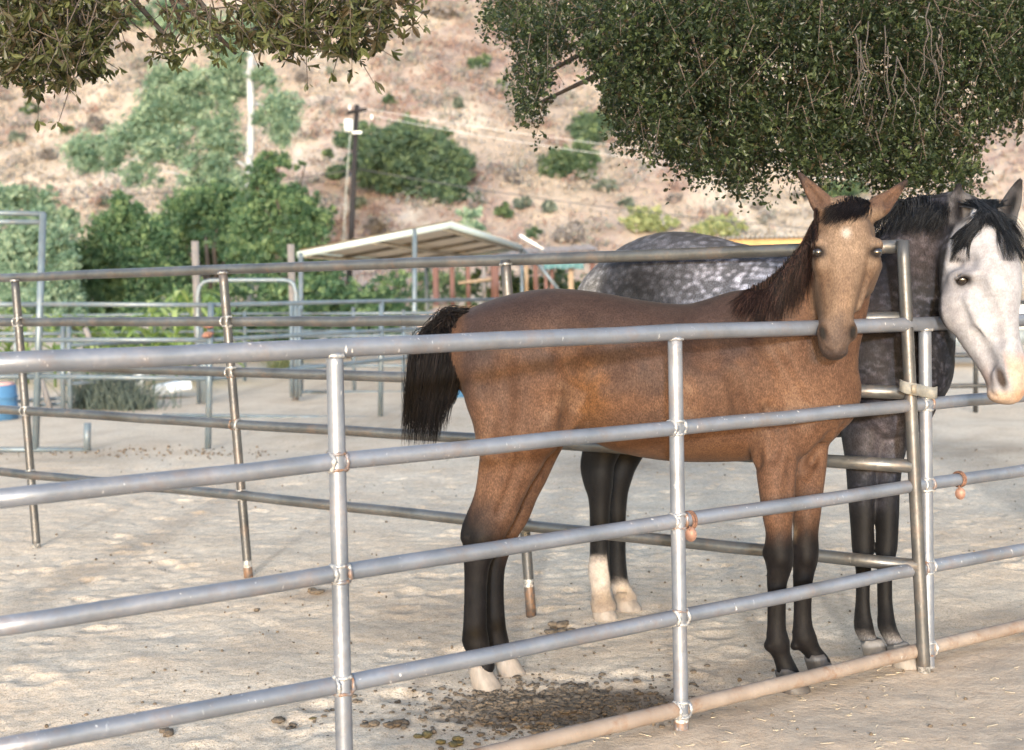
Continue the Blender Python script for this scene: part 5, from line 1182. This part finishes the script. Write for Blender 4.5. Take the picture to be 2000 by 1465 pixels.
# barn with orange eaves behind the horses
t = thing('long_barn', 'long low barn with an orange eave board and corrugated roof edge', 'barn', G(1600, 680)); zb_ = 40
A, B_ = W(1395, 471, zb_), W(1720, 466, zb_); d = B_-A; L = np.linalg.norm(d); az = math.atan2(d[1], d[0])
MB().box((A+B_)/2-[0, 0, .1], (L, .08, .26), az).build('eave_board', plain_mat('orange_board', (.38, .235, .10), .7, 0, .15, 4), t)
V = []
for k in range(161): p = A+d*k/160+np.array([0, -.12, .07+.05*math.sin(k*1.35)]); V += [p, p+[.05, 5, .06]]
V = np.array(V); Fc = [(2*i, 2*i+2, 2*i+3, 2*i+1) for i in range(160)]; mk('roof', np.concatenate([V, V+[0, 0, .02]]), Fc+[(q[3]+322, q[2]+322, q[1]+322, q[0]+322) for q in Fc], TINW, t, False)
for k in range(6): p = A+d*(k+.1)/5.3; MB().box((p[0], p[1]+.1, p[2]/2-.1), (.14, .14, p[2]-.2)).build('post', TANW, t)
MB().box(((A+B_)/2)*[1, 1, 0]+[0, 3.5, 1.25], (L*.98, .1, 2.5), az).build('back_wall', REDW, t)
# utility pole, wires
zp = 46; bt = W(678, 640, zp); tp = W(697, 205, zp)
t = thing('utility_pole', 'dark leaning utility pole with a white transformer box and crossarm', 'utility pole', (bt[0], bt[1], 0))
MB().tube(np.array([[bt[0]-.02, bt[1], -.3], bt, (bt+tp)/2, tp]), [.125, .12, .105, .085], 12).build('pole', POLEM, t)
MB().box(W(697, 217, zp-.12), (1.1, .1, .11), -.85).build('crossarm', POLEM, t)
MB().tube(np.array([W(681, 257, zp-.2), W(681, 234, zp-.2)]), .16, 14).build('transformer', WHITE, t)
MB().box(W(697, 259, zp-.18), (.36, .08, .09)).build('bracket', WHITE, t)
for (px, py) in ((683, 208), (712, 212), (726, 226)): MB().tube(np.array([W(px, py+7, zp-.15), W(px, py-2, zp-.15)]), .04, 8).build('insulator', WHITE, t)
P2(MB(), [(684, 262), (678, 340), (671, 470), (668, 560)], zp-.25, .018, 5).build('ground_wire', plain_mat('grey_cable', (.35, .38, .36), .5), t)
def wire(lb, p0, p1, z0, z1, sag, r, mt):
    A, B_ = W(*p0, z0), W(*p1, z1); q = [A+(B_-A)*s_-np.array([0, 0, sag*4*s_*(1-s_)]) for s_ in np.linspace(0, 1, 24)]
    tag(MB().tube(np.array(q), r, 5).build('overhead_wire', mt), lb, 'wire')
CABL = plain_mat('dark_cable', (.05, .05, .06), .6); CABW = plain_mat('pale_cable', (.55, .57, .60), .5)
wire('upper pale power wire running right from the crossarm', (714, 212), (1700, 330), zp, 44, .25, .008, CABW)
wire('lower pale power wire running right from the crossarm', (728, 226), (1700, 352), zp, 44, .3, .008, CABW)
wire('thick dark cable running right from halfway up the utility pole', (690, 328), (2150, 478), zp, 42, .5, .016, CABL)
wire('dark cable running left from halfway up the utility pole', (690, 332), (-150, 395), zp, 46, .3, .018, CABL)
# barrels and odds and ends
def barrel(px, yt, yb, z, lb, lid):
    t = thing('plastic_barrel', lb, 'barrel', G(px, yb)); b_ = W(px, yb, z); tpz = W(px, yt, z)[2]; h_ = tpz; b_ = np.array([b_[0], b_[1], 0]); r_ = .29
    prof = [(0, .93), (.02, 1), (.30, 1), (.32, 1.04), (.36, 1.04), (.38, 1), (.62, 1), (.64, 1.04), (.68, 1.04), (.70, 1), (.96, .99), (1, .93)]
    MB().tube(np.array([b_+[0, 0, h_*q[0]] for q in prof]), [r_*q[1] for q in prof], 24).build('body', plain_mat('blue_plastic', (.06, .16, .30), .5, 0, .2, 6), t)
    MB().tube(np.array([b_+[0, 0, h_+.001], b_+[0, 0, h_+.035]]), r_*.9, 20).build('lid', lid, t)
barrel(885, 690, 772, 19.6, 'blue plastic barrel standing behind the bay horse tail', plain_mat('blue_lid', (.07, .28, .52), .4))
barrel(-8, 752, 838, 17.2, 'blue plastic barrel with a pinkish lid at the left edge', plain_mat('pink_lid', (.6, .36, .33), .6))
V = []; c = W(336, 757, 20.5); o = MB().box((0, 0, 0), (.62, .5, .16), .25, 0, Matrix.Rotation(-.16, 3, 'Y')).build('white_slab', WHITE); o.location = Vector([float(q) for q in (c[0], c[1], .16)]); bm_ = o.modifiers.new('bevel', 'BEVEL'); bm_.width = .04; bm_.segments = 3; tag(o, 'white slab lying on the sand near the arched gate', 'slab')
for (px, py, mt, lb) in ((247, 753, CABL, 'small black bucket beside the dry weed clump'), (268, 752, WHITE, 'small white bucket beside the black one')):
    p = G(px, py+8); t = thing('bucket', lb, 'bucket', p); MB().tube(np.array([[*p[:2], 0], [*p[:2], .24], [*p[:2], .26]]), [.11, .14, .15], 16, cap=True).build('body', mt, t)
    q = [p+np.array([.14*math.cos(a), 0, .25+.12*math.sin(a)]) for a in np.linspace(0, math.pi, 9)]; MB().tube(np.array(q), .006, 5).build('handle', PURL, t)
for (a, b_, lb) in (((78, 735), (98, 800), 'grey plank leaning behind the tall pipe frame'), ((166, 640), (176, 665), 'short pale stick standing in the plants on the left')):
    tag(MB().tube(np.array([W(*b_, 17.8), (W(*a, 17.8)+W(*b_, 17.8))/2+[0, .01, 0], W(*a, 17.8)]), [.045, .042, .04], 6).build('leaning_plank' if a[0] < 100 else 'stick', WOODG), lb, 'plank' if a[0] < 100 else 'stick')
t = thing('cream_mound', 'cream coloured rounded mound between the far pens, above the horse tail', 'heap', G(850, 690)); mb = MB(); c = W(868, 640, 31)
mb.ball((c[0], c[1], .55), (.85, .6, .68), 22, 12, jit=.012); mb.build('cover', plain_mat('cream_matte', (.60, .47, .40), .7, 0, .15, 2, .4), t)  # plain mound standing in for an unidentified cream shape
# plants between the fences
def ribbon_plant(x, y, h_, n_, seed, mt, name, label, group, wd=.06, arch=.8):
    rs_ = np.random.RandomState(seed); t = thing(name, label, 'plant', (x, y, 0), group); V = []; Fc = []; tt = []
    for i in range(n_):
        a = rs_.uniform(0, 6.28); z0 = h_*rs_.uniform(.15, .75); L = h_*rs_.uniform(.35, .6); d = np.array([math.cos(a), math.sin(a), 0]); sd = np.array([-d[1], d[0], 0]); o = len(V)
        for k in range(7):
            s_ = k/6; p = np.array([x, y, z0])+d*L*s_*.9+np.array([0, 0, L*(.75*s_-arch*1.15*s_*s_)]); w_ = wd*math.sin(.25+2.85*s_)*(1-.3*s_); V += [p-sd*w_+[0, 0, .012], p, p+sd*w_+[0, 0, .012]]
        Fc += [(o+3*k+j, o+3*k+3+j, o+3*k+4+j, o+3*k+1+j) for k in range(6) for j in (0, 1)]; tt += [rs_.rand()]*21
    mk('leaves', V, Fc, mt, t, True, {'tint': tt}); MB().tube(np.array([[x, y, -.05], [x+.02, y, h_*.5], [x, y+.02, h_*.85]]), [.025, .02, .008], 6).build('stem', mt, t)
for i, (px, hh) in enumerate(((222, 1.25), (300, 1.55), (345, 1.75), (372, 1.7), (255, 1.2), (172, 1.3), (20, 1.5), (405, 1.6), (108, 1.35), (-20, 1.4), (55, 1.2))):
    p = G(px, 742+7*(i % 3)); ribbon_plant(p[0], p[1], hh*1.25, 26, 200+i, LIME, 'tall_leafy_plant', 'tall plant with long arching pale green leaves behind the pens', 'tall leafy plants behind the pens', .07)
for i, (px, py, hh, n_, rr) in enumerate(((205, 796, .62, 420, .22), (248, 799, .40, 320, .26), (180, 793, .36, 200, .16), (555, 724, .45, 200, .2))):
    p = G(px, py); rs_ = np.random.RandomState(220+i); t = thing('dry_weed', ['tallest grey green weed clump by the paired uprights', 'straw coloured weed clump beside the buckets', 'low grey weed left of the tallest clump', 'small green weed at the foot of the arched gate'][i], 'weed', (p[0], p[1], 0), 'dry weeds in the sand')
    b_ = np.stack([p[0]+rr*rs_.randn(n_), p[1]+rr*.7*rs_.randn(n_), np.zeros(n_)], 1); d = rs_.randn(n_, 3)*np.array([.35, .35, .12])+np.array([0, 0, 1]); L = hh*rs_.uniform(.35, 1.1, n_)[:, None]
    strands('blades', [SAGE, SAGE, SAGE, SOFTG][i], t, np.stack([b_, b_+d*L*.5, b_+d*L*.85+np.array([0, 0, -.03])*L+.08*L*rs_.randn(n_, 3), b_+d*L+.18*L*rs_.randn(n_, 3)*np.array([1, 1, .3])], 1), .007)
# right-hand background: trailer and dark rails
t = thing('white_trailer', 'white and grey stock trailer far right behind the grey horse muzzle', 'trailer', G(1900, 712)); c = G(1915, 712); x, y = c[0], c[1]
MB().box((x, y, .95), (3.6, 1.6, .50), .1).build('body', WHITE, t); MB().box((x, y, .55), (3.4, 1.5, .28), .1).build('chassis', plain_mat('trailer_grey', (.22, .25, .27), .6, .2), t)
for sx in (-1.1, 1.1): MB().tube(np.array([[x+sx, y-.85, .32], [x+sx, y-.62, .32]]), .32, 20).build('wheel', CABL, t)
for k in range(5): MB().box((x-1.5+.75*k, y-.80-.075*(-1.5+.75*k)*-1.3, .98), (.07, .05, .46), .1).build('side_rib', TRIM, t)
ze = 15.8
pipe_thing('pipe_fence', 'dark low pipe fence across the far right, behind the grey horse head', 'fence',
    [[(1700, 597, ze), (2150, 588, ze)], [(1700, 634, ze), (2150, 630, ze)], [(1700, 697, ze), (2150, 689, ze)], [(1700, 756, ze), (2150, 750, ze)], [(1700, 814, ze), (2150, 809, ze)]],
    [[(1907, 590, ze), (1905, 814, ze)], [(2120, 588, ze), (2120, 812, ze)], [(1700, 590, ze), (1700, 816, ze)]], .03, .03, DARKP)
# small things on the front fence
RUST = plain_mat('rusty_iron', (.16, .085, .06), .85, .2, .5, 30, .5)
def chain_tag(px, py, lb):
    z = zf(px)-.035; t = thing('chain_tag', lb, 'chain tag', W(px, py, z)); mb = MB(); c = W(px, py, z+.035); ax = np.array([1., .65, 0]); ax /= np.linalg.norm(ax); u = np.cross(ax, [0, 0, 1])
    for o_ in (-.006, .006): mb.tube(np.array([c+ax*o_+.031*(math.cos(a)*u+math.sin(a)*np.array([0, 0, 1])) for a in np.linspace(0, 6.283, 19)]), .005, 6, cap=False)
    mb.build('loop', RUST, t)
    c2 = W(px+2, py+28, z); MB().tube(np.array([W(px, py+12, z), W(px+1, py+20, z-.004)]), .004, 6).build('link', RUST, t)
    MB().tube(np.array([c2+[0, -.003, 0], c2+[.002, .003, 0]]), .021, 18, ez=1.25).build('disc', plain_mat('rusty_disc', (.26, .15, .115), .6, .3, .35, 30), t)
chain_tag(1347, 1016, 'rusty chain loop with a round tag, beside the middle post of the front fence'); chain_tag(1873, 936, 'rusty chain loop with a round tag, below the grey horse muzzle')
t = thing('strap', 'pale worn strap lashing the gate post to the end post of the front fence', 'strap', W(1795, 760, 5.2)); V = []
pth = [(1758, 752, 5.245), (1768, 757, 5.215), (1785, 760, 5.225), (1800, 763, 5.28), (1812, 766, 5.31), (1824, 768, 5.325), (1831, 766, 5.36)]
q = crom(np.array([W(*a) for a in pth]), .012); up = np.array([0, 0, .0245])
V = np.concatenate([q-up+R.randn(len(q), 3)*.001, q+up, q-up+F_*.006, q+up+F_*.006]); k = len(q)
Fc = [(i, i+1, k+i+1, k+i) for i in range(k-1)]+[(2*k+i+1, 2*k+i, 3*k+i, 3*k+i+1) for i in range(k-1)]+[(k+i, k+i+1, 3*k+i+1, 3*k+i) for i in range(k-1)]+[(i+1, i, 2*k+i, 2*k+i+1) for i in range(k-1)]
mk('webbing', V, Fc, plain_mat('worn_webbing', (.20, .195, .18), .85, 0, .3, 25, .3), t, True)
MB().box(W(1785, 760, 5.215), (.02, .006, .035)).build('buckle', PURL, t)
# droppings
DUNG = plain_mat('dung', (.12, .09, .064), .95, 0, .5, 30, .8); DUNGG = plain_mat('fresh_dung', (.12, .095, .04), .9, 0, .45, 40, .8)
rs_ = np.random.RandomState(9)
def lump(mb, x, y, s_, k=None):
    Mx = np.array(Matrix.Rotation(rs_.uniform(0, 3), 3, 'Z')); mb.ball((x, y, ground_z(x, y)+s_*.35), s_*np.array([1.2, .95, .45])*rs_.uniform(.8, 1.15, 3), 8, 6, 0, Mx, .12)
mb = MB()
for i in range(3000):
    c = (rs_.normal(1080, 105), rs_.normal(1378, 24)) if rs_.rand() < .8 else (rs_.normal(1060, 170), rs_.normal(1385, 32))
    p = G(*c)
    if p[1] < fence_y(p[0])+.05 and rs_.rand() < .8: continue
    lump(mb, p[0], p[1], rs_.choice([.003, .005, .008, .012, .016], p=[.36, .28, .20, .12, .04]))
tag(mb.build('manure', DUNG), 'heap of broken manure lumps beside the bay hind hooves', 'manure', None, 'stuff')
GR = [(1078, 1232, .02, 7, 'dark droppings between the two horses'), (1100, 1222, .026, 5, 'dark rounded droppings nearest the grey hind hooves'), (1385, 1303, .016, 1, 'small black dropping near the bay front legs'), (1357, 1318, .016, 1, 'small black dropping nearest the middle post'), (562, 1414, .020, 3, 'broken dropping left of the near left post'),
      (626, 1406, .015, 1, 'green brown dropping beside the near left post'), (780, 1415, .022, 6, 'brown droppings left of the manure heap'), (840, 1437, .020, 3, 'green brown dropping by the lower left of the manure heap'), (895, 1447, .022, 5, 'green brown droppings nearest the camera'), (330, 1425, .02, 3, 'dropping behind the lowest visible rail on the left'), (500, 1190, .018, 1, 'small dark dropping in the middle of the left pen'), (620, 1158, .02, 9, 'dark scattered droppings behind the near left post')]
for (px, py, s_, k, lb) in GR:
    mb = MB(); p = G(px, py)
    for i in range(k): lump(mb, p[0]+rs_.randn()*s_*1.0, p[1]+rs_.randn()*s_*.9, s_*rs_.uniform(.7, 1.2))
    tag(mb.build('dropping', DUNGG if 'green' in lb else DUNG), lb, 'dropping', 'droppings on the sand')
mb = MB()       # crumbs of dung and soil over the pen floor
for i in range(1000):
    py = 878+560*rs_.rand()**1.6; px = rs_.uniform(-30, 2030); p = G(px, py)
    if fbm(np.array([p[0]*.9]), np.array([p[1]*.9]), 3)[0] < .42: continue
    s_ = rs_.uniform(.002, .007)*(1+.04*p[1]); x, y = p[0], p[1]; mb.ball((x, y, ground_z(x, y)+s_*.3), s_*rs_.uniform(.6, 1.3, 3), 5, 4)
for i in range(160):
    p = G(rs_.normal(330, 150), rs_.normal(886, 6)); s_ = rs_.uniform(.006, .018); mb.ball((p[0], p[1], ground_z(*p[:2])+s_*.3), s_*rs_.uniform(.6, 1.3, 3), 6, 4)
tag(mb.build('crumbs', DUNG), 'dark crumbs of dung and soil scattered over the sand', 'crumbs', None, 'stuff')
STRAW = plain_mat('straw', (.46, .39, .29), .8, 0, .2, 10); mb = MB()
for i in range(120):
    p = G(rs_.uniform(1000, 2020), rs_.uniform(1300, 1465))
    if p[1] > fence_y(p[0])+.1: continue
    a = rs_.uniform(0, 3.14); L = rs_.uniform(.01, .05); d = np.array([math.cos(a), math.sin(a), rs_.randn()*.1])*L; c = np.array([p[0], p[1], ground_z(*p[:2])+.004]); mb.tube(np.array([c-d/2, c+d/2]), .0013, 4)
tag(mb.build('straw', STRAW), 'stray straw bits on the dirt in front of the fence', 'straw', None, 'stuff')
